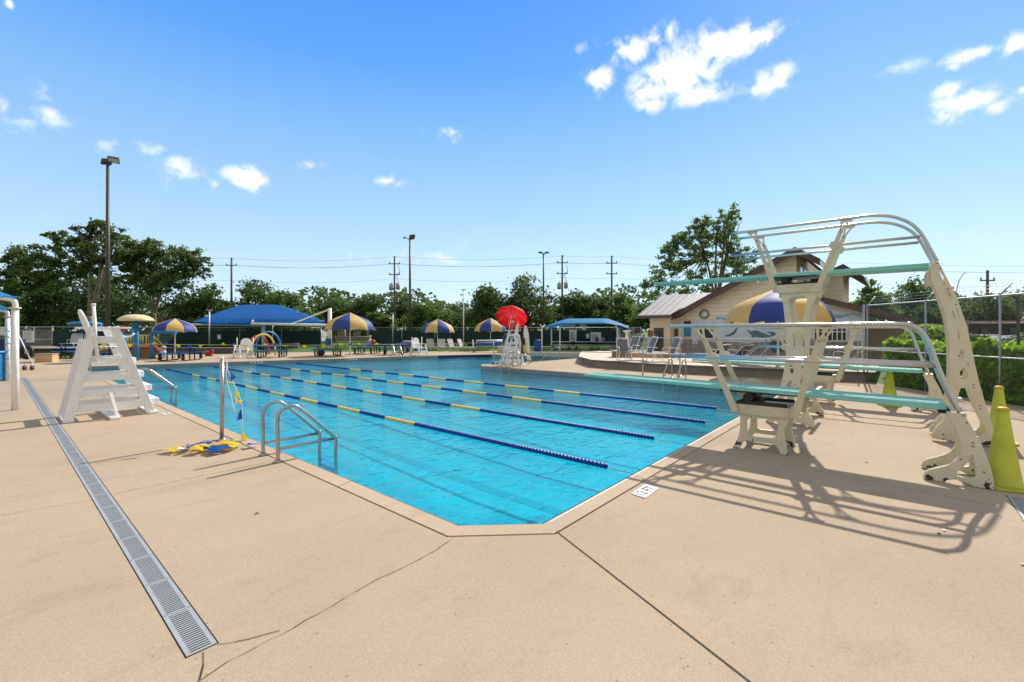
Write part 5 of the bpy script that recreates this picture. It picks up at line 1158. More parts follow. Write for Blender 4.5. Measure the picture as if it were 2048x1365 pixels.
for px, d, a, lb in ((1341, 19.7, 184, 'grey lounger on the terrace nearest the tall thin post'), (1262, 23.2, 200, 'grey lounger behind the terrace armchair by the stone pillar')): dup(LG, AT(px, d, .36), YAW + R(a), lb, (1.05,) * 3)
LL = lounger(K['slingg'], 'grey low lounger behind the terrace fence nearest the right corner post', 42, .34, .62); LL.location = AT(1690, 16.6, .36); LL.rotation_euler = (0, 0, YAW + R(110))
for px, d, a, lb in ((1432, 19.0, 120, 'grey lounger behind the low fence below the mural, left one'), (1476, 18.4, 115, 'grey lounger behind the low fence below the painted whale'), (1505, 18.0, 112, 'grey lounger behind the low fence beside the big umbrella pole')):
    dup(LL, AT(px, d, .36), YAW + R(a), lb)
t = T('armchair', 'grey tubular armchair at the near corner of the terrace', 'chair', AT(1248, 20.4, .36))
pa = AT(1248, 20.4, .36); q = lambda x, y, z: pa + RGT * x + FWD * y + UP * z
for x in (-.27, .27):
    MB().tube(smooth_path([q(x * 1.1, -.27, 0), q(x, -.25, .38), q(x, -.2, .58), q(x, 0, .63), q(x, .22, .60)], 4), .017, 7).build('arm_frame', K['whitep'], t)
    MB().tube([q(x, .3, 0), q(x, .2, .40), q(x * .95, .36, .98)], .017, 7).build('back_leg', K['whitep'], t)
MB().tube(smooth_path([q(-.26, .33, .9), q(-.22, .36, 1.0), q(.22, .36, 1.0), q(.26, .33, .9)], 4), .017, 7).build('back_rail', K['whitep'], t)
MB().obox(q(0, -.02, .40), RGT * .26, FWD * .25, UP * .008).build('seat_sling', K['slingg'], t); MB().obox(q(0, .28, .68), RGT * .25, FWD * .08 + UP * .27, FWD * .007 - UP * .002).build('back_sling', K['slingg'], t)
# pillar with fountain, rescue rings
t = T('stone_pillar', 'pale stone pillar with a white urn by the pool house steps', 'pillar', AT(1254, 27.5)); c = AT(1254, 27.5)
MB().obox(c + UP * .60, RGT * .24, FWD * .24, UP * .62).build('shaft', K['concl'], t, bevel=.01); MB().lathe([(.16, 1.22), (.09, 1.3), (.08, 1.55), (.14, 1.62), (.25, 1.68), (.25, 1.75)], c, 16).build('urn', K['whitep'], t)
for px, mt, lb in ((1270, K['redp'], 'red rescue tube hanging by the pillar at the pool house'), (1278.5, mat('blue_foam', (.02, .06, .3), .6), 'blue rescue tube hanging by the pillar at the pool house')):
    c = AT(px, 27.6); m = MB(); m.tube(arc(c + UP * 1.02, .17, -.3, 3.5, 10, RGT, UP) + [c - RGT * .1 + UP * .45], .06, 8); tag(m.build('rescue_tube', mt), lb, 'rescue tube', 'rescue tubes by the pillar')
    MB().tube([c + UP * 0, c + UP * 1.2], .02, 6).build('hook_post', K['galv'], bpy.data.objects[-1] if False else None) if False else None
# shade canopies
def hip(m, c4, ze, zr, rf=.3, sc=.05, n_=18, axis=0):
    a, b, c, d = [V((p.x, p.y, 0)) for p in c4]; ctr = (a + b + c + d) / 4; vs = []
    for i in range(n_ + 1):
        for j in range(n_ + 1):
            u, v = i / n_, j / n_; p = a.lerp(b, u).lerp(d.lerp(c, u), v)
            eu = 4 * u * (1 - u); ev = 4 * v * (1 - v); e = max(1 - ev, 0) ** 3 * eu, max(1 - eu, 0) ** 3 * ev
            p = p.lerp(ctr, sc * max(e))
            du = min(u, 1 - u) / (.5 - rf / 2); dv = min(v, 1 - v) / .5
            f = min(1, du, dv); f = f ** .92
            vs.append(V((p.x, p.y, ze + (zr - ze) * f)))
    m.add(vs, [(i*(n_+1)+j, (i+1)*(n_+1)+j, (i+1)*(n_+1)+j+1, i*(n_+1)+j+1) for i in range(n_) for j in range(n_)], False)
t = T('shade_canopy', 'big royal blue hipped canopy on white cantilever posts', 'canopy', AT(527, 44)); m = MB()
hip(m, [AT(383, 41.5), AT(655, 41.5), AT(640, 52), AT(400, 52)], 2.56, 4.45, .30, .10); m.build('canopy_cloth', K['bluecan'], t)
for a, b in ((383, 655),):
    zz = ZP(649, 41.5)
MB().tube([AT(503, 40.5, ZP(648, 40.5)), AT(655, 40.5, ZP(651, 40.5))], .13, 10).build('beam', K['whitep'], t)
MB().tube([AT(376, 44.5, ZP(649, 44.5)), AT(527, 44.5, ZP(652, 44.5))], .11, 10).build('beam', K['whitep'], t)
MB().tube([AT(527, 44, 0), AT(527, 44, ZP(648, 44))], .19, 12).build('post', K['whitep'], t); MB().tube([AT(659.5, 40.6, 0), AT(659.5, 40.6, ZP(617, 40.6))], .17, 12).build('post', K['whitep'], t)
MB().tube([AT(660, 40.6, ZP(619, 40.6)), AT(584, 40.8, ZP(648, 40.8))], .07, 8).build('stay', K['whitep'], t); MB().tube([AT(452, 44.4, ZP(649, 44.4)), AT(474, 46, ZP(641, 46))], .06, 8).build('stay', K['whitep'], t)
MB().tube([AT(505, 40.5, ZP(648, 40.5)), AT(505, 40.5, ZP(640, 40.5))], .08, 8).build('beam_stub', K['whitep'], t)
t = T('shade_canopy', 'long sky blue canopy on thin white posts over the benches', 'canopy', AT(1170, 40)); m = MB()
cc = [AT(1084, 38), AT(1252, 36.5), AT(1262, 43), AT(1100, 44.5)]
a_, b_, c_, d_ = cc; vs = []; n_ = 20
for i in range(n_ + 1):
    for j in range(n_ + 1):
        u, v = i / n_, j / n_; p = a_.lerp(b_, u).lerp(d_.lerp(c_, u), v)
        f = min(1, min(u, 1 - u) / .26) ** .75 * (.62 + .38 * math.sin(math.pi * v)) + .10 * math.sin(math.pi * v); e = 1.95 - .06 * math.sin(math.pi * u) * (1 - 4 * v * (1 - v))
        vs.append(V((p.x, p.y, e + .80 * f)))
m.add(vs, [(i*(n_+1)+j, (i+1)*(n_+1)+j, (i+1)*(n_+1)+j+1, i*(n_+1)+j+1) for i in range(n_) for j in range(n_)], True); m.build('canopy_cloth', K['bluecan2'], t)
for px, d in ((1084, 38), (1120, 38.2), (1235, 36.9), (1103, 44.2), (1258, 42.8)):
    q0 = AT(px, d); k = AT(px + (5 if px < 1200 else -4), d + .3)
    MB().tube(smooth_path([q0, q0 + UP * 1.85, q0.lerp(k, .4) + UP * 2.02, V((k.x, k.y, 2.2))], 3), .06, 8).build('post', K['whitep'], t)
t = T('shade_canopy', 'blue canopy on thick white posts cut off by the left edge', 'canopy', (-2.5, 18.8, 0)); m = MB()
hip(m, [V((-6.0, 14.3, 0)), V((.42, 14.45, 0)), V((.46, 23.3, 0)), V((-6.0, 23.3, 0))], 2.47, 3.5, 0.05, .13, 22); m.build('canopy_cloth', K['bluecan2'], t)
for x, y, r_ in ((.32, 14.52, .060), (.34, 23.2, .062), (-5.9, 14.5, .06), (-5.9, 23.2, .06)):
    pm = K['whitep']
    MB().tube([V((x, y, 0)), V((x, y, 2.2))], r_, 16).build('post', pm, t)
    s = -1 if x > 0 else 1
    MB().tube(smooth_path([V((x, y, 2.2)), V((x, y, 2.32)), V((x + s * .05, y + (.04 if y < 18 else -.04), 2.40)), V((x + s * .25, y + (.22 if y < 18 else -.22), 2.45)), V((x + s * .9, y + (1.2 if y < 18 else -1.2), 2.66)), V((x + s * 2.6, y + (3.6 if y < 18 else -3.6), 3.2))], 4), r_ * .8, 14).build('elbow', pm, t)
    MB().lathe([(r_ * 1.6, 2.2), (r_ * 1.6, 2.23)], (x, y, 0), 16).build('flange', K['cream'], t)
m = MB()
for k in range(7):
    z = .3 + k * .24; m.tube([V((.34 + .064 * math.cos(a), 23.2 + .064 * math.sin(a), z + .05 * math.sin(a * 2 + k))) for a in [2 * math.pi * j / 14 for j in range(14)]], .012, 4, True)
m.build('faded_stripe', mat('faded_teal_paint', (.25, .55, .55), .6), t)
# splash pad
t = T('mushroom_fountain', 'cream mushroom water fountain on a blue stem', 'fountain', AT(272, 25.8)); c = AT(272, 25.8)
MB().tube([c, c + UP * ZP(640, 25.8)], .13, 12).build('stem', K['pipeb'], t)
zc = ZP(641.5, 25.8); MB().lathe([(.05, .36), (.35, .335), (.6, .25), (.8, .11), (.87, .0), (.84, -.03), (.5, .0), (.1, .02)], c + UP * zc, 24).build('cap', mat('cream_fibreglass', (.68, .58, .32), .45), t)
t = T('play_structure', 'splash play platform with yellow railings, red deck and blue pipes', 'play structure', AT(285, 28.5)); c = lambda px, d, z: AT(px, d, z)
MB().prism([c(215, 28, .55), c(312, 28, .55), c(312, 31, .55), c(215, 31, .55)], UP * .14).build('deck', K['redp'], t)
for px, d in ((218, 28), (305, 28), (305, 31), (218, 31)): MB().tube([c(px, d, 0), c(px, d, 1.62)], .07, 8).build('post', K['pipeb'], t)
for (p0, p1, d) in ((246, 302, 28), (218, 246, 28), (225, 308, 31)):
    m = MB(); k = 11
    for i in range(k + 1): m.tube([c(p0 + (p1 - p0) * i / k, d, .69), c(p0 + (p1 - p0) * i / k, d, 1.42)], .014, 4)
    for z in (.72, 1.42): m.tube([c(p0, d, z), c(p1, d, z)], .025, 6)
    m.build('railing', K['yelp'], t)
m = MB(); m.prism([c(306, 28.2, .66), c(328, 27.4, .06), c(334, 28.3, .06), c(312, 29.2, .66)], UP * .07); m.build('slide', K['redp'], t)
for d in (28.0, 29.2):
    m = MB(); m.tube([c(305, d, 1.42), c(328, d - .8, .78), c(329, d - .8, .05)], .025, 6); m.tube([c(314, d - .3, .45), c(314, d - .3, 1.17)], .018, 5); m.build('slide_rail', K['yelp'], t)
MB().tube(smooth_path([c(303, 27.4, 0), c(303, 27.4, 1.4), c(305, 27.4, 1.56), c(309, 27.4, 1.62), c(352, 27.4, 1.62)], 4), .10, 10).build('spray_pipe', K['pipeb'], t)
for px, zt_ in ((264, 1.75), (250, 1.45), (243, 1.95)): MB().tube(smooth_path([c(px, 29.5, 0), c(px, 29.5, zt_ - .15), c(px + 1, 29.5, zt_)], 3), .09, 8).build('spray_post', K['pipeb'], t)
MB().prism([c(215, 28, .02), c(310, 28, .02), c(310, 28, .54), c(215, 28, .54)], FWD * .06).build('skirt', mat('gold_mesh_panel', (.28, .19, .05), .7, var=.3, scale=20), t)
t = T('tumble_slide', 'yellow and orange curved slide behind the big guard chair', 'slide', AT(212, 27.6))
m = MB(); m.tube(smooth_path([c(232, 28, 1.3), c(222, 27.6, 1.0), c(206, 27.4, .6), c(192, 27.4, .2)], 5), .26, 12); m.build('tube', K['yelp'], t); MB().tube([c(226, 28.2, 0), c(226, 28.2, 1.1)], .06, 6).build('support', K['pipeb'], t)
t = T('play_roof', 'small flat blue roof on posts behind the big guard chair', 'play roof', AT(170, 32)); MB().lathe([(.9, -.12), (1.0, 0), (.75, .13), (.1, .17)], AT(171, 32, ZP(648, 32)), 8).build('roof', K['pipeb'], t)
for px in (164, 178): MB().tube([AT(px, 32), AT(px, 32, ZP(648, 32))], .05, 6).build('post', K['pipeb'], t)
for px0, px1, d, mt, top, lb in ((501, 551, 29.8, K['yelp'], 669, 'yellow hoop of the rainbow arches, its left foot foremost'), (510, 563, 30.2, mat('hoop_blue', (.03, .22, .55), .4), 664, 'blue hoop of the rainbow arches, the tallest'), (494, 538, 31.0, mat('hoop_red', (.36, .05, .05), .45), 672, 'dark red hoop of the rainbow arches, behind the yellow one')):
    a, b = AT(px0, d), AT(px1, d + 1.6); h = ZP(top, d); m = MB(); pts = [(a + b) / 2 + (a - b) / 2 * math.cos(math.pi * k / 16) + UP * h * math.sin(math.pi * k / 16) ** .8 for k in range(17)]
    m.tube(pts, .062, 10); tag(m.build('splash_hoop', mt), lb, 'splash hoop', 'rainbow splash hoops')
m = MB(); p = AT(418, 30.3, .0); m.ball(p + UP * .17, .27, .2, .19, 10, 7); m.ball(p + RGT * .2 + UP * .34, .12, .11, .12, 8, 6); m.ball(p - RGT * .2 + UP * .28, .11, .1, .11, 8, 6); m.tube([p - RGT * .16, p - RGT * .16 + UP * .12], .06, 6); m.tube([p + RGT * .16, p + RGT * .16 + UP * .12], .06, 6)
tag(m.build('spray_toy', mat('dark_red_resin', (.33, .03, .02), .5)), 'dark red lumpy spray toy on the ledge of the kiddie pool', 'spray toy')
m = MB(); p = AT(327, 26.6); m.ball(p + UP * .34, .17, .14, .26, 10, 8); m.mi = 1; m.ball(p + UP * .68, .17, .16, .15, 10, 8); tag(m.build('water_toy', [mat('pale_blue_resin', (.4, .6, .75), .4), mat('peach_resin', (.7, .35, .22), .45)]), 'small pale blue and peach water toy at the foot of the red slide', 'toy')
# kiddie pool ledges
def ledge(a, b, th, z1, label, mt, cap):
    wall(a, b, th, -.01, z1, label, mt, cap)
ledge(AT(112, 32.2), AT(478, 33.6), .5, .42, 'long dark kiddie pool ledge running behind the splash platform', mat('dark_ledge', (.09, .10, .10), .7, var=.3, scale=2), K['conc'])
ledge(AT(76, 24.4), AT(111, 24.6), .5, .44, 'square tan concrete block at the left end of the kiddie pool ledge', K['tanwall'], K['conc'])
ledge(AT(-120, 33.5), AT(112, 33.5), .4, .55, 'pale grey wall under the fence behind the hose cart', K['concl'], None)
ledge(AT(530, 42.5), AT(597, 43.2), .5, .46, 'brown low wall beside the white canopy post', mat('brown_wall', (.17, .12, .09), .8), K['conc'])
m = MB(); m.sheet([[AT(-100, 31.4, .5), AT(112, 31.0, .5), AT(250, 32.2, .5), AT(250, 36, .5), AT(-100, 36, .5)]]); struct(m.build('raised_path', K['conc']))
# hose cart and bin at the left
t = T('hose_cart', 'steel cart carrying a black coiled hose beside the white posts', 'cart', AT(44, 19.4)); c = lambda px, z, e=0: AT(px, 19.4 + e, z)
for e in (0, .6):
    MB().tube([c(14, .55, e), c(24, 1.55, e), c(38, 1.5, e), c(64, .32, e)], .022, 6).build('frame_tube', K['whitep'], t); MB().tube([c(10, .3, e), c(64, .32, e)], .02, 6).build('bottom_tube', K['galv'], t)
for px in (13, 49, 64):
    for e in (0, .6): MB().tube([c(px, .32, e), c(px, .14, e)], .018, 6).build('caster_stem', K['galv'], t); MB().lathe([(.02, -.03), (.075, -.03), (.08, 0), (.075, .03), (.02, .03)], c(px, .085, e), 12, RGT).build('wheel', K['black'], t)
m = MB()
for k in range(7): q0 = c(53, .78, .1 + k * .065); m.tube([q0 + RGT * (.27 + .02 * (k % 2)) * math.cos(a) + UP * (.27 + .02 * (k % 2)) * math.sin(a) for a in [2 * math.pi * j / 20 for j in range(20)]], .034, 6, True); m.tube([q0 + RGT * .2 * math.cos(a) + UP * .2 * math.sin(a) for a in [2 * math.pi * j / 16 for j in range(16)]], .034, 6, True)
m.build('hose_coil', K['black'], t); MB().tube([c(53, .78, .05), c(53, .78, .55)], .07, 10).build('reel_hub', K['galv'], t)
MB().obox(c(24, .95, .3), RGT * .38, FWD * .25, UP * .42).build('canvas_box', mat('navy_canvas', (.02, .03, .09), .8), t, bevel=.06)
p = AT(-16, 15.2); t = T('recycling_bin', 'bright blue lidded bin at the left edge behind the white posts', 'bin', p); MB().prism([p + RGT * a + FWD * b for a, b in ((-.3, -.3), (.3, -.3), (.3, .3), (-.3, .3))], UP * .95).build('body', K['pipeb'], t, bevel=.05); MB().obox(p + UP * .99, RGT * .34, FWD * .34, UP * .035).build('lid', mat('blue_lid', (.03, .28, .62), .4), t, bevel=.02); MB().tube([p + UP * .5, p + UP * .51], .02).build('latch', K['galv'], t)
# cover roll on its cart, barrels, benches under the canopy
t = T('cover_reel', 'blue rolled pool cover on a wheeled reel behind the far pool edge', 'cover reel', AT(980, 35.6)); a, b = AT(953, 35.4), AT(1011, 36.0); u = (b - a).normalized(); z = .72
MB().tube([a + UP * z, b + UP * z], .23, 16).build('cover_roll', mat('blue_bubble_cover', (.01, .10, .36), .4, var=.15), t)
MB().tube([a + UP * (z + .20) - FWD * .05, b + UP * (z + .20) - FWD * .05], .085, 10).build('white_flap', K['whitep'], t)
for q_ in (a - u * .2, b + u * .2):
    MB().tube([q_ - FWD * .3 + UP * .1, q_ + UP * z, q_ + FWD * .3 + UP * .1], .03, 6).build('stand', K['galv'], t)
    for e in (-.3, .3): MB().lathe([(.02, -.03), (.10, -.03), (.10, .03), (.02, .03)], q_ + FWD * e + UP * .104, 12, u).build('wheel', K['black'], t)
m = MB(); q_ = a - u * .28; m.tube([q_ + UP * z + FWD * .28 * math.cos(k * math.pi / 10) + UP * .28 * math.sin(k * math.pi / 10) for k in range(20)], .022, 6, True); m.bar(q_ + UP * (z - .27), q_ + UP * (z + .27), .03, .03, FWD); m.build('crank_wheel', K['whitep'], t)
for px, d, lb in ((1075, 36.8, 'blue barrel beside the left post of the bench canopy'), (1051, 36.0, 'blue barrel behind the peninsula guard chair')):
    p = AT(px, d); t = T('trash_barrel', lb, 'barrel', p, 'blue trash barrels'); MB().lathe([(.26, 0), (.27, .02), (.28, .28), (.295, .30), (.28, .32), (.28, .58), (.295, .6), (.28, .62), (.275, .88), (.285, .9)], p, 20).build('drum', mat('blue_drum', (.01, .09, .30), .4, var=.15), t); MB().lathe([(.29, .9), (.29, .93), (.12, 1.0), (.1, 1.0)], p, 20).build('lid', K['blue'], t)
def bench(px, d, label):
    p = AT(px, d); t = T('bench_table', label, 'bench', p, 'grey benches under the canopy'); u = RGT
    MB().obox(p + UP * .73, u * .95, FWD * .36, UP * .025).build('tabletop', K['alu'], t); 
    for e in (-.68, .68): MB().obox(p + UP * .44 + FWD * e, u * .95, FWD * .13, UP * .02).build('seat', K['alu'], t)
    for s in (-.7, .7): m = MB(); m.tube([p + u * s - FWD * .7 + UP * .42, p + u * s - FWD * .6 + UP * .03, p + u * s + FWD * .6 + UP * .03, p + u * s + FWD * .7 + UP * .42], .03, 6); m.tube([p + u * s + UP * .03, p + u * s + UP * .7], .03, 6); m.build('frame', K['blackm'], t)
for px, d, lb in ((1122, 40.5, 'grey bench table at the left end under the blue canopy'), (1168, 40.2, 'grey bench table in the middle under the blue canopy'), (1212, 39.4, 'grey bench table at the right under the blue canopy, loaded with bags')): bench(px, d, lb)
for k, (px, mt, lb) in enumerate(((1194, mat('brown_bag', (.15, .06, .05), .7), 'dark red bag on the right bench table'), (1206, mat('grey_bag', (.3, .3, .32), .7), 'grey bag in the middle of the right bench table'), (1220, mat('navy_bag', (.03, .05, .14), .7), 'navy bag at the right end of the right bench table'))): bag(AT(px, 39.2) + UP * .757, mt, lb, .24)
t = T('picnic_basket_box', 'white plastic box on the stone ledge left of the pillar', 'box', AT(1243, 28)); MB().obox(AT(1243, 28) + UP * .52, RGT * .16, FWD * .16, UP * .5).build('body', K['whitep'], t, bevel=.02); MB().obox(AT(1243, 28) + UP * 1.04, RGT * .18, FWD * .18, UP * .02).build('lid', K['sign'], t, bevel=.01)
# ================================================================ far fence, signs, poles, wires, houses, trees
fpts = [AT(-140, 33.9), AT(105, 34.2)]
fence('bare chain link fence with notices on the far left', [p.xy[:] for p in fpts], .5, ZP(654.5, 34), .12, .006, [p.xy[:] for p in (AT(-60, 33.9), AT(20, 34), AT(105, 34.2))], .045, midrail=1.05)
t = T('board_fence', 'weathered grey board fence behind the bare chain link at the left', 'fence', AT(-150, 36.5)); m = MB()
for k in range(9): m.bar(AT(-170, 36.6, .22 + k * .19), AT(108, 36.9, .22 + k * .19), .03, .178)
m.build('boards', mat('weathered_grey_boards', (.15, .135, .125), .85, var=.3, scale=1.5), t)
for k in range(6): MB().tube([AT(-160 + k * 53, 36.75), AT(-160 + k * 53, 36.75, 1.9)], .05, 6).build('board_post', K['pole'], t)
gp = [AT(105, 34.2), AT(230, 36), AT(390, 42), AT(642, 46)]
def along(ps, step):
    out = []
    for a, b in zip(ps, ps[1:]): k = max(1, int((b - a).length / step)); out += [a.lerp(b, i / k) for i in range(k)]
    return out + [ps[-1]]
fence('green windscreen fence behind the splash pad and the big blue canopy', [p.xy[:] for p in gp], 1.35, 2.02, .11, .005, [p.xy[:] for p in along(gp, 3)], .035, screen=(.12, 1.72))
gp = [AT(738, 46.5), AT(1000, 47), AT(1232, 45.5)]
fence('green windscreen fence behind the far loungers and the bench canopy', [p.xy[:] for p in gp], 1.35, 2.06, .11, .005, [p.xy[:] for p in along(gp, 3)], .035, screen=(.12, 1.76))
gp = [AT(642, 46), AT(690, 46.2), AT(738, 46.5)]
fence('open chain link gate section behind the white post of the big canopy', [p.xy[:] for p in gp], .05, 2.06, .11, .005, [p.xy[:] for p in gp], .04, midrail=1.1)
gp = [AT(1232, 45.5), AT(1282, 33.5)]
fence('bare chain link fence between the bench canopy and the pool house', [p.xy[:] for p in gp], .05, 1.98, .11, .005, [p.xy[:] for p in along(gp, 3)], .035)
def board_sign(px0, px1, py0, py1, d, label, head=None, lines=6, ink='ink', name='notice_sign', inkh='inkb', post=False):
    a, b = AT(px0, d, ZP(py1, d)), AT(px1, d, ZP(py0, d)); c = (a + b) / 2; w_, h_ = (b - a).dot(RGT), b.z - a.z; t = T(name, label, 'sign', c, None)
    MB().obox(c, RGT * w_ / 2, FWD * .006, UP * h_ / 2).build('board', K['sign'], t)
    if head: MB().obox(c - FWD * .008 + UP * h_ * .42, RGT * w_ * .48, FWD * .002, UP * h_ * .075).build('heading_band', K[inkh], t); text(head, h_ * .11, c - FWD * .0115 + UP * h_ * .42, RGT, UP, K['sign'], t)
    m = MB(); rnd = random.Random(int(px0))
    for k in range(lines):
        z = h_ * (.30 - .68 * k / max(1, lines - 1)); l = w_ * rnd.uniform(.26, .40); m.obox(c - FWD * .008 + UP * z - RGT * (w_ * .40 - l), RGT * l, FWD * .001, UP * h_ * .012)
    m.build('text_lines', K[ink], t)
    if post: MB().tube([V((c.x, c.y, 0)), c], .03, 6).build('post', K['galv'], t)
board_sign(46, 68.5, 657, 685, 33.8, 'white notice with navy NOTICE heading on the bare left fence', 'NOTICE', 9)
board_sign(-12, 11.5, 655, 671, 33.7, 'white sign at the left image edge behind the striped post', None, 2)
board_sign(435, 441.5, 670, 679, 42.3, 'tiny white sign on the green fence left of the rainbow hoops', None, 2)
board_sign(1138.5, 1153, 660, 683, 45.8, 'tall white rules board on the green fence under the canopy', None, 12)
board_sign(1181, 1202, 665, 684.5, 45.4, 'wide white rules board on the green fence, right of the tall one', None, 9)
board_sign(1172, 1178.5, 668, 677, 45.5, 'small white sign between the two rules boards', None, 2)
board_sign(1165, 1171, 653, 660, 45.6, 'little white sign on the top rail above the rules boards', None, 1)
# light poles
def flood(px, d, ztop, r, label, heads):
    p = AT(px, d); t = T('light_pole', label, 'light pole', p, 'floodlight poles')
    MB().tube([p, p + UP * ztop], [r, r * .62], 12).build('shaft', K['lamp'], t); MB().lathe([(r * 1.8, 0), (r * 1.8, .05), (r * 1.1, .12)], p, 12).build('base', K['galv'], t)
    for (dx, dy, dz, s, pit, yw) in heads:
        c = p + RGT * dx + FWD * dy + UP * (ztop + dz); q = Quaternion(UP, YAW + yw) @ Quaternion(V((1, 0, 0)), pit); a, b, e = q @ V((s, 0, 0)), q @ V((0, s * .8, 0)), q @ V((0, 0, s * .38))
        h = MB().prism([c - a - b - e, c + a - b - e, c + a + b - e, c - a + b - e], e * 1.1).obox(c + e * .5, a * .62, b * .62, e * .5).build('lamp_head', K['lamp'], t, bevel=.02)
        MB().obox(c - e * 1.06, a * .85, b * .82, e * .03).build('lens', K['sign'], h)
        MB().tube([p + UP * (ztop - .15), p + UP * (ztop + .02) + RGT * dx * .5, c], .035, 6).build('bracket', K['lamp'], t)
flood(215.5, 35.6, ZP(326, 35.6), .17, 'tall dark floodlight pole behind the big guard chair', [(-.12, 0, .12, .34, R(68), R(20)), (.38, .1, .3, .36, R(-30), R(35))])
flood(820, 45.6, ZP(478, 45.6), .15, 'dark floodlight pole left of the middle striped umbrella', [(-.55, 0, .12, .17, R(20), 0), (.18, 0, .2, .32, R(75), R(-20))])
flood(1087, 52, ZP(508, 52), .13, 'thin floodlight pole just right of the red umbrella', [(-.33, 0, .15, .27, R(12), R(20)), (.4, 0, .15, .27, R(12), R(-20))])
def thin(px, d, pytop, label, cam_=True, mt='whitep', r=.055):
    p = AT(px, d); t = T('camera_pole', label, 'pole', p); z = ZP(pytop, d); MB().tube([p, p + UP * z], r, 8).build('shaft', K[mt], t)
    if cam_: MB().obox(p + UP * (z - .45) - RGT * .18, RGT * .16, FWD * .08, UP * .08).build('camera_box', K['whitep'], t); MB().obox(p + UP * (z + .05), RGT * .22, FWD * .05, UP * .05).build('cross_arm', K['galv'], t)
thin(927, 45, 581, 'thin white pole between two striped umbrellas at the far fence')
thin(785.5, 45.5, 628, 'short grey pole with white camera in front of the transformer pole', True, 'galv', .06)
thin(418.5, 40, 622, 'slim grey pole with a lamp under the left end of the big canopy', True, 'galv', .06)
thin(545.5, 41.5, 651, 'slender grey pole behind the rainbow hoops', False, 'galv', .05)
# utility poles
UP_ = {}
def utility(px, d, pytop, label, tf=0, arms=1):
    p = AT(px, d); z = ZP(pytop, d); t = T('utility_pole', label, 'utility pole', p, 'timber utility poles'); MB().tube([p, p + UP * z], [.17, .11], 10).build('shaft', K['pole'], t)
    for k in range(arms):
        zz = z - 1.05 - 1.5 * k; MB().bar(p + UP * zz - RGT * .75, p + UP * zz + RGT * .75, .1, .12).build('cross_arm', K['pole'], t)
        for s in (-.68, .68): MB().lathe([(.05, 0), (.09, .06), (.05, .12), (.08, .18), (.04, .28)], p + UP * (zz + .06) + RGT * s, 8).build('insulator', K['galv'], t)
    MB().tube([p + UP * (z - .3), p + UP * (z - .1) + RGT * .25], .03, 6).build('top_bracket', K['lamp'], t)
    for k in range(tf):
        c = p + RGT * (-.45 + .95 * k) + UP * (z - 4.3 + .1 * k) - FWD * .15; q = MB().lathe([(.1, -.45), (.27, -.4), (.27, .36), (.2, .45), (.06, .5)], c, 14).build('transformer', mat('pale_grey_tank', (.42, .45, .47), .45, .2), t)
        MB().lathe([(.05, .45), (.07, .55), (.03, .75)], c + RGT * .1, 8).build('bushing', K['galv'], q)
    if tf: MB().tube(smooth_path([p + UP * (z - 1.2) + RGT * .5, p + UP * (z - 2.2) + RGT * .75, p + UP * (z - 2.6) + RGT * .3, p + UP * (z - 3.6) + RGT * .55], 4), .035, 6).build('jumper_cable', K['lamp'], t)
    return p, z
pp = [utility(-560, 66, 520, 'timber utility pole beyond the left trees') , utility(463, 62, 516, 'leaning grey utility pole left of the big blue canopy'), utility(789, 62, 513, 'utility pole with transformers left of the tall middle light pole', 2, 2), utility(1124.5, 62, 511, 'utility pole carrying two pale transformer tanks above the bench canopy', 2, 2), utility(1223.5, 63, 512, 'dark utility pole left of the pool house', 0, 2)]
utility(1975, 46, 541, 'utility pole behind the tall fence at the far right', 0, 1)
upr = [(AT(1700, 66), 11.8), (AT(2600, 66), 11.8)]
pole_pts = pp + upr
for k, (dz, off_) in enumerate(((-.05, .25), (-1.0, -.65), (-1.0, .65), (-3.1, .2), (-6.3, .15))):
    m = MB(); path = []
    for (a, za), (b, zb) in zip(pole_pts, pole_pts[1:]):
        for i in range(10): u = i / 10; path.append(a.lerp(b, u) + RGT * off_ + UP * (za + (zb - za) * u + dz - .55 * 4 * u * (1 - u) * min(1, (b - a).length / 25)))
    path.append(pole_pts[-1][0] + UP * (pole_pts[-1][1] + dz)); m.tube(path, .012 if k < 4 else .022, 4)
    tag(m.build('power_line', K['lamp']), ('topmost overhead wire running along the utility poles', 'overhead wire on the left ends of the pole cross arms', 'overhead wire on the right ends of the pole cross arms', 'lone overhead wire below the cross arms', 'lowest and thickest overhead cable, passing in front of the trees')[k], 'power line', 'overhead wires')
# far houses
def house(px, d, w_, h_, label, col, roofc, rz=0.0, depth=8):
    p = AT(px, d); t = T('house', label, 'house', p); r = Quaternion(UP, rz) @ RGT; f = Quaternion(UP, rz) @ FWD; a = w_ / 2
    MB().prism([p - r * a, p + r * a, p + r * a + f * depth, p - r * a + f * depth], UP * h_).build('wall', col, t)
    q = lambda x, y, z: p + r * x + f * y + UP * z
    MB().prism([q(-a - .4, -.4, h_ - .05), q(a + .4, -.4, h_ - .05), q(a + .4, depth / 2, h_ + 1.8), q(-a - .4, depth / 2, h_ + 1.8)], UP * .12).prism([q(-a - .4, depth / 2, h_ + 1.8), q(a + .4, depth / 2, h_ + 1.8), q(a + .4, depth + .4, h_ - .05), q(-a - .4, depth + .4, h_ - .05)], UP * .12).build('roof', roofc, t)
    for s in (-.5, .1, .6): MB().prism([q(a * s, -.03, h_ * .35), q(a * s + .9, -.03, h_ * .35), q(a * s + .9, -.03, h_ * .78), q(a * s, -.03, h_ * .78)], f * .02).build('window', K['glass'], t)
wh = mat('white_clapboard', (.62, .62, .60), .7); gy = mat('grey_clapboard', (.22, .24, .27), .7); yw = mat('pale_yellow_clapboard', (.45, .40, .28), .7)
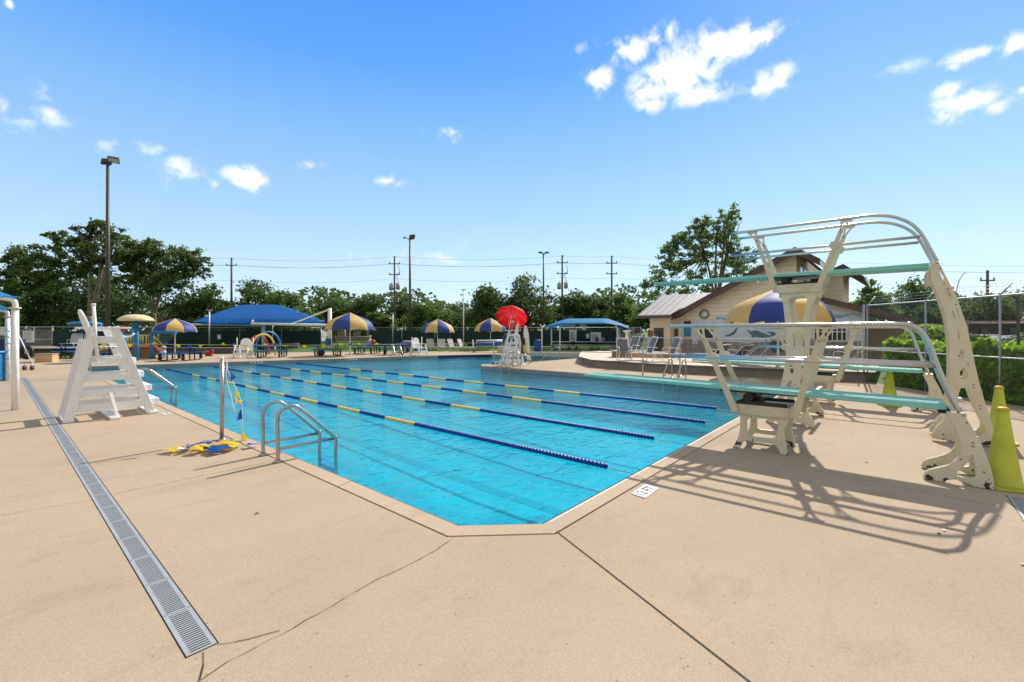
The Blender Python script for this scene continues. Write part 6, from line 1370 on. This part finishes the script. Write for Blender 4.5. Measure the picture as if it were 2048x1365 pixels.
house(1222, 75, 9, 4.4, 'grey two storey house glimpsed between the trees left of the pool house', gy, K['roofs'], .3)
house(1252, 66, 3.2, 3.9, 'white gabled house end peeping out left of the metal roof', wh, K['roofs'], -.2, 6)
house(690, 78, 9, 2.3, 'pale bungalow seen through the open gate section', yw, K['roofs'], .1)
house(600, 74, 7, 2.4, 'white low house behind the big canopy, seen over the green fence', wh, mat('pale_roof', (.4, .4, .4), .8), -.1)
house(425, 66, 13, 2.5, 'grey low building behind the left part of the green fence', mat('dull_grey_render', (.25, .26, .28), .8), K['roofm'], .05)
# ---------------------------------------------------------------- trees
def tree(px, d, label, blobs, trunk_top, n_, size, lm, bm_, seed, tr=.25, fork=None, clump=9, cr=.36, lean=0.0, group='trees round the pool'):
    # blobs: (px, py, radius m, depth offset) crown masses, each placed at its own distance
    p = AT(px, d); t = T('tree', label, 'tree', p, group); g = np.random.default_rng(seed); rnd = random.Random(seed)
    C = [(AT(bx, d + do, ZP(by, d + do)), r) for bx, by, r, do in blobs]
    vol = np.array([r ** 2.2 for _, r in C]); vol /= vol.sum(); pts = []; nrm = []
    for (c, r), w_ in zip(C, vol):
        k = int(n_ * w_); nc = max(5, int(clump * r)); dd = g.normal(size=(nc, 3)); dd /= np.linalg.norm(dd, axis=1, keepdims=True)
        cc = dd * (g.uniform(.45, 1.0, (nc, 1)) ** .6) * np.array([r, r, r * .82]); pick = g.integers(0, nc, k)
        off = g.normal(size=(k, 3)) * r * cr * g.uniform(.5, 1.0, (k, 1)) * np.array([1, 1, .6]); q = cc[pick] + off
        pts.append(q + np.array(c)); nrm.append(q / (r + .01))
    pts = np.concatenate(pts); nrm = np.concatenate(nrm); keep = pts[:, 2] > .25
    leaves('crown', pts[keep], nrm[keep] * .35, size, lm, t, seed, .62)
    m = MB(); f = p + UP * trunk_top + RGT * lean; k1 = p.lerp(f, .5) + RGT * rnd.uniform(-.15, .15)
    m.tube(smooth_path([p, k1, f], 4), [tr * (1.25 - .5 * i / 8) for i in range(9)], 9)
    mains = sorted(C, key=lambda q: -q[0].z + 2 * rnd.random() + .25 * abs((q[0] - f).dot(RGT)))[:min(5, len(C))]; hubs = []
    for (c, r) in mains + [q for q in C if q not in mains]:
        if len(hubs) >= len(mains): h0 = min(hubs, key=lambda q: (q - c).length); s0 = .5
        else: h0 = f; s0 = 1
        mid = h0.lerp(c, .5) + V((rnd.uniform(-.6, .6), rnd.uniform(-.6, .6), rnd.uniform(-.2, .7))) * r * .4; q = smooth_path([h0 - UP * .2 * s0, mid, c], 5); r0 = tr * (.42 + .22 * rnd.random()) * s0
        if s0 == 1: hubs.append(q[6])
        m.tube(q, [r0 * (1 - .75 * i / (len(q) - 1)) for i in range(len(q))], 6)
        for j in range(3):
            e = c + V((rnd.uniform(-1, 1), rnd.uniform(-1, 1), rnd.uniform(-.3, .9))) * r * .8; m.tube([mid.lerp(c, .5), mid.lerp(e, .7) + UP * .1, e], [r0 * .4, r0 * .28, r0 * .1], 5)
    m.build('trunk', bm_, t); return t
def auto(px0, px1, top, d, n_, seed, rmin=1.0, rmax=1.9, low=648):
    # crown masses filling a dome between px0 and px1 whose top edge is at row top
    rnd = random.Random(seed); out = []; cx = (px0 + px1) / 2; hw = (px1 - px0) / 2; m_ = F / d
    while len(out) < n_:
        r = rnd.uniform(rmin, rmax); u = rnd.uniform(-1, 1); v = rnd.uniform(0, 1) ** .7
        lim = math.sqrt(max(0, 1 - u * u * .92)); h = low - top
        by = low - h * v * lim + r * m_ * .55; bx = cx + u * (hw - r * m_ * .6)
        out.append((bx, min(by, low), r, rnd.uniform(-2.2, 2.2)))
    return out
OAK = [(62,505,1.5,0),(40,520,1.5,1),(20,535,1.4,0),(85,535,1.6,-1),(118,478,1.1,0),(132,500,1.3,1),(150,520,1.4,-1),(172,462,1.1,0),(165,492,1.2,1),(195,455,1.05,0),(212,470,1.3,1),(232,468,1.0,0),(245,492,1.4,-1),(262,500,1.2,1),(205,505,1.6,0),(180,530,1.4,1),(140,548,1.5,0),(100,560,1.6,1),(235,530,1.3,1),(60,560,1.6,0),(28,570,1.5,1),(255,530,1.1,0)]
tree(178, 47, 'spreading live oak with pale twisted forked trunk left of the tall light pole', OAK, 3.3, 12500, .175, K['leafO'], K['barkg'], 11, .34, cr=.25, clump=10)
OAK2 = [(285,505,1.3,0),(300,495,1.1,1),(318,500,1.3,0),(340,505,1.3,1),(355,520,1.4,-1),(375,530,1.2,0),(390,515,1.2,0),(402,530,1.0,1),(398,548,.9,0),(300,530,1.6,0),(270,525,1.3,1),(330,540,1.7,1),(285,555,1.5,0),(355,560,1.5,0),(260,560,1.4,1),(320,570,1.5,-1)]
tree(308, 48, 'live oak with slim dark trunk right of the tall light pole', OAK2, 3.6, 8500, .175, K['leafO'], K['bark'], 12, .26, cr=.25, clump=10)
for i, (a, b, top, d, n_, s, lm, lb) in enumerate((
    (-170, 40, 500, 54, 22, 2.0, 'leafD', 'dense dark oak at the far left edge behind the bare fence'),
    (-60, 150, 528, 58, 26, 1.9, 'leafD', 'low dark tree under the big live oak at the left'),
    (70, 290, 540, 60, 26, 1.9, 'leafD', 'low dark tree in the shade between the two live oaks'),
    (210, 425, 542, 61, 26, 1.9, 'leafD', 'low dark tree under the right live oak'),
    (375, 470, 575, 60, 14, 1.6, 'leafM', 'mid green tree behind the leaning utility pole'),
    (440, 560, 554, 64, 18, 1.9, 'leafM', 'broad green tree above the left half of the big blue canopy'),
    (520, 640, 566, 62, 18, 1.8, 'leafG', 'bright green tree above the right half of the big blue canopy'),
    (620, 720, 592, 70, 14, 1.7, 'leafM', 'rounded tree just right of the bright green tree, behind the striped umbrella'),
    (700, 790, 588, 70, 14, 1.8, 'leafD', 'dark round tree left of the middle transformer pole'),
    (765, 850, 592, 72, 12, 1.7, 'leafD', 'dark tree between the transformer pole and the tall middle light pole'),
    (812, 905, 596, 62, 16, 1.5, 'leafG', 'lighter green tree right of the tall middle light pole'),
    (720, 790, 632, 56, 10, 1.0, 'leafM', 'low olive bush tree in front of the dark trees at the transformer pole'),
    (885, 960, 606, 66, 12, 1.5, 'leafM', 'small tree behind the thin white pole'),
    (925, 1035, 574, 58, 18, 1.7, 'leafO', 'olive oak left of the red umbrella'),
    (985, 1112, 552, 60, 22, 1.9, 'leafO', 'big dark oak rising behind the red umbrella'),
    (1110, 1200, 570, 64, 16, 1.7, 'leafD', 'dark tree behind the pale transformer tanks'),
    (1165, 1245, 578, 68, 14, 1.7, 'leafD', 'dark tree behind the dark utility pole left of the pool house'),
    (1222, 1285, 590, 60, 12, 1.2, 'leafG', 'sunlit yellow green tree next to the grey metal roof'),
    (1270, 1345, 600, 52, 12, 1.4, 'leafM', 'low green tree right behind the grey metal roof'),
    (1790, 1880, 562, 56, 16, 1.5, 'leafM', 'rounded green tree right of the pool house, behind the curved tower'),
    (1840, 1930, 590, 50, 14, 1.3, 'leafM', 'green tree above the dull loose bush right of the tower'),
    (1905, 2030, 584, 44, 18, 1.4, 'leafO', 'oak behind the right end of the tall fence and utility pole'),
    (2010, 2150, 575, 50, 18, 1.8, 'leafM', 'tree at the far right edge above the brick house'),
    (2130, 2330, 560, 50, 18, 2.2, 'leafO', 'oak just outside the right edge'),
    (-420, -180, 520, 52, 18, 2.4, 'leafD', 'oak just outside the left edge'))):
    tree((a + b) / 2, d, lb, auto(a, b, top, d, n_, 40 + i, s * .6, s), 2.2, 6800 if s > 1.6 else 4800, .165 if d < 56 else .19, K[lm], K['bark'], 60 + i, .22, cr=.4)
CON = [(1750,572,.7,0),(1748,585,.9,0),(1742,598,1.0,0),(1758,600,.9,.5),(1735,612,1.1,0),(1755,615,1.1,0),(1770,622,.9,0),(1720,612,.9,0)]
tree(1745, 44, 'feathery pale green tree just right of the pool house roof', CON, 3.0, 2600, .17, K['leafC'], K['bark'], 91, .15)
CYP = [(1465,425,.75,0),(1450,432,.7,0),(1472,438,.5,.5),(1435,448,.75,0),(1405,445,.7,0),(1392,455,.8,1),(1420,460,1.0,0),(1450,462,.9,-1),(1378,470,.9,0),(1360,478,.8,0),(1400,485,1.1,0),(1430,490,1.1,1),(1462,488,.8,0),(1345,485,.7,0),(1340,505,1.0,0),(1375,510,1.1,-1),(1410,520,1.1,1),(1450,515,1.0,0),(1480,500,.8,0),(1500,510,.8,1),(1328,515,.8,0),(1325,535,1.0,0),(1360,540,1.1,0),(1395,550,.9,1),(1470,535,1.0,-1),(1505,535,.8,0),(1312,565,.9,0),(1340,570,1.1,0),(1300,580,.9,0),(1375,575,.9,1),(1445,548,.9,1),(1492,550,.8,0),(1420,575,.8,0)]
tree(1432, 40, 'tall feathery cypress with open crown rising behind the pool house', CYP, 4.2, 14000, .118, K['leafC'], K['bark'], 92, .24, cr=.25, clump=11)
# far wood
g = np.random.default_rng(77); N_ = 26000; px = g.uniform(-900, 2900, N_); dd = g.uniform(84, 96, N_); hz = 6.6 + 1.3 * np.sin(px * .011) + .9 * np.sin(px * .031 + 1) ; zz = g.uniform(0, 1, N_) ** .8 * hz * 1.25
P_ = np.stack([np.array(AT(a, b, c)) for a, b, c in zip(px, dd, zz)])
o = leaves('far_wood', P_, None, .5, K['leafD'], None, 78, .7); o['kind'] = 'stuff'; o['label'] = 'dark line of distant trees beyond the houses'
g = np.random.default_rng(5); N_ = 9000
P1 = np.stack([np.array(AT(a, b, c)) for a, b, c in zip(g.uniform(640, 1240, N_), g.uniform(38.8, 46.2, N_), g.uniform(.0, .09, N_))])
o = leaves('grass', P1, None, .07, mat('grass_blades', (.11, .20, .03), .7, var=.4, scale=2, trans=.3), None, 6, .25); o['kind'] = 'stuff'
# a few leaves and scraps on the near slab
for k, (px, py, c, lb) in enumerate(((1888, 1062, K['sign'], 'scrap of white paper in the shadow on the right deck'), (1878, 1069, K['bark'], 'brown leaf beside the white scrap on the right deck'), (1733, 926, K['bark'], 'small brown leaf on the deck under the near diving board'), (514, 1028, K['bark'], 'dark leaf on the deck right of the drain'), (2046, 1131, K['concl'], 'pale pebble at the right edge of the deck'))):
    p = G(px, py); m = MB(); a = k * 1.3; m.prism([p + V((.02 * math.cos(a + q), .014 * math.sin(a + q), .006 + .004 * (q > 3))) for q in (0, 1.2, 2.4, 3.6, 4.9)], UP * .002); tag(m.build('leaf_scrap', c), lb, 'litter', 'scraps on the deck')
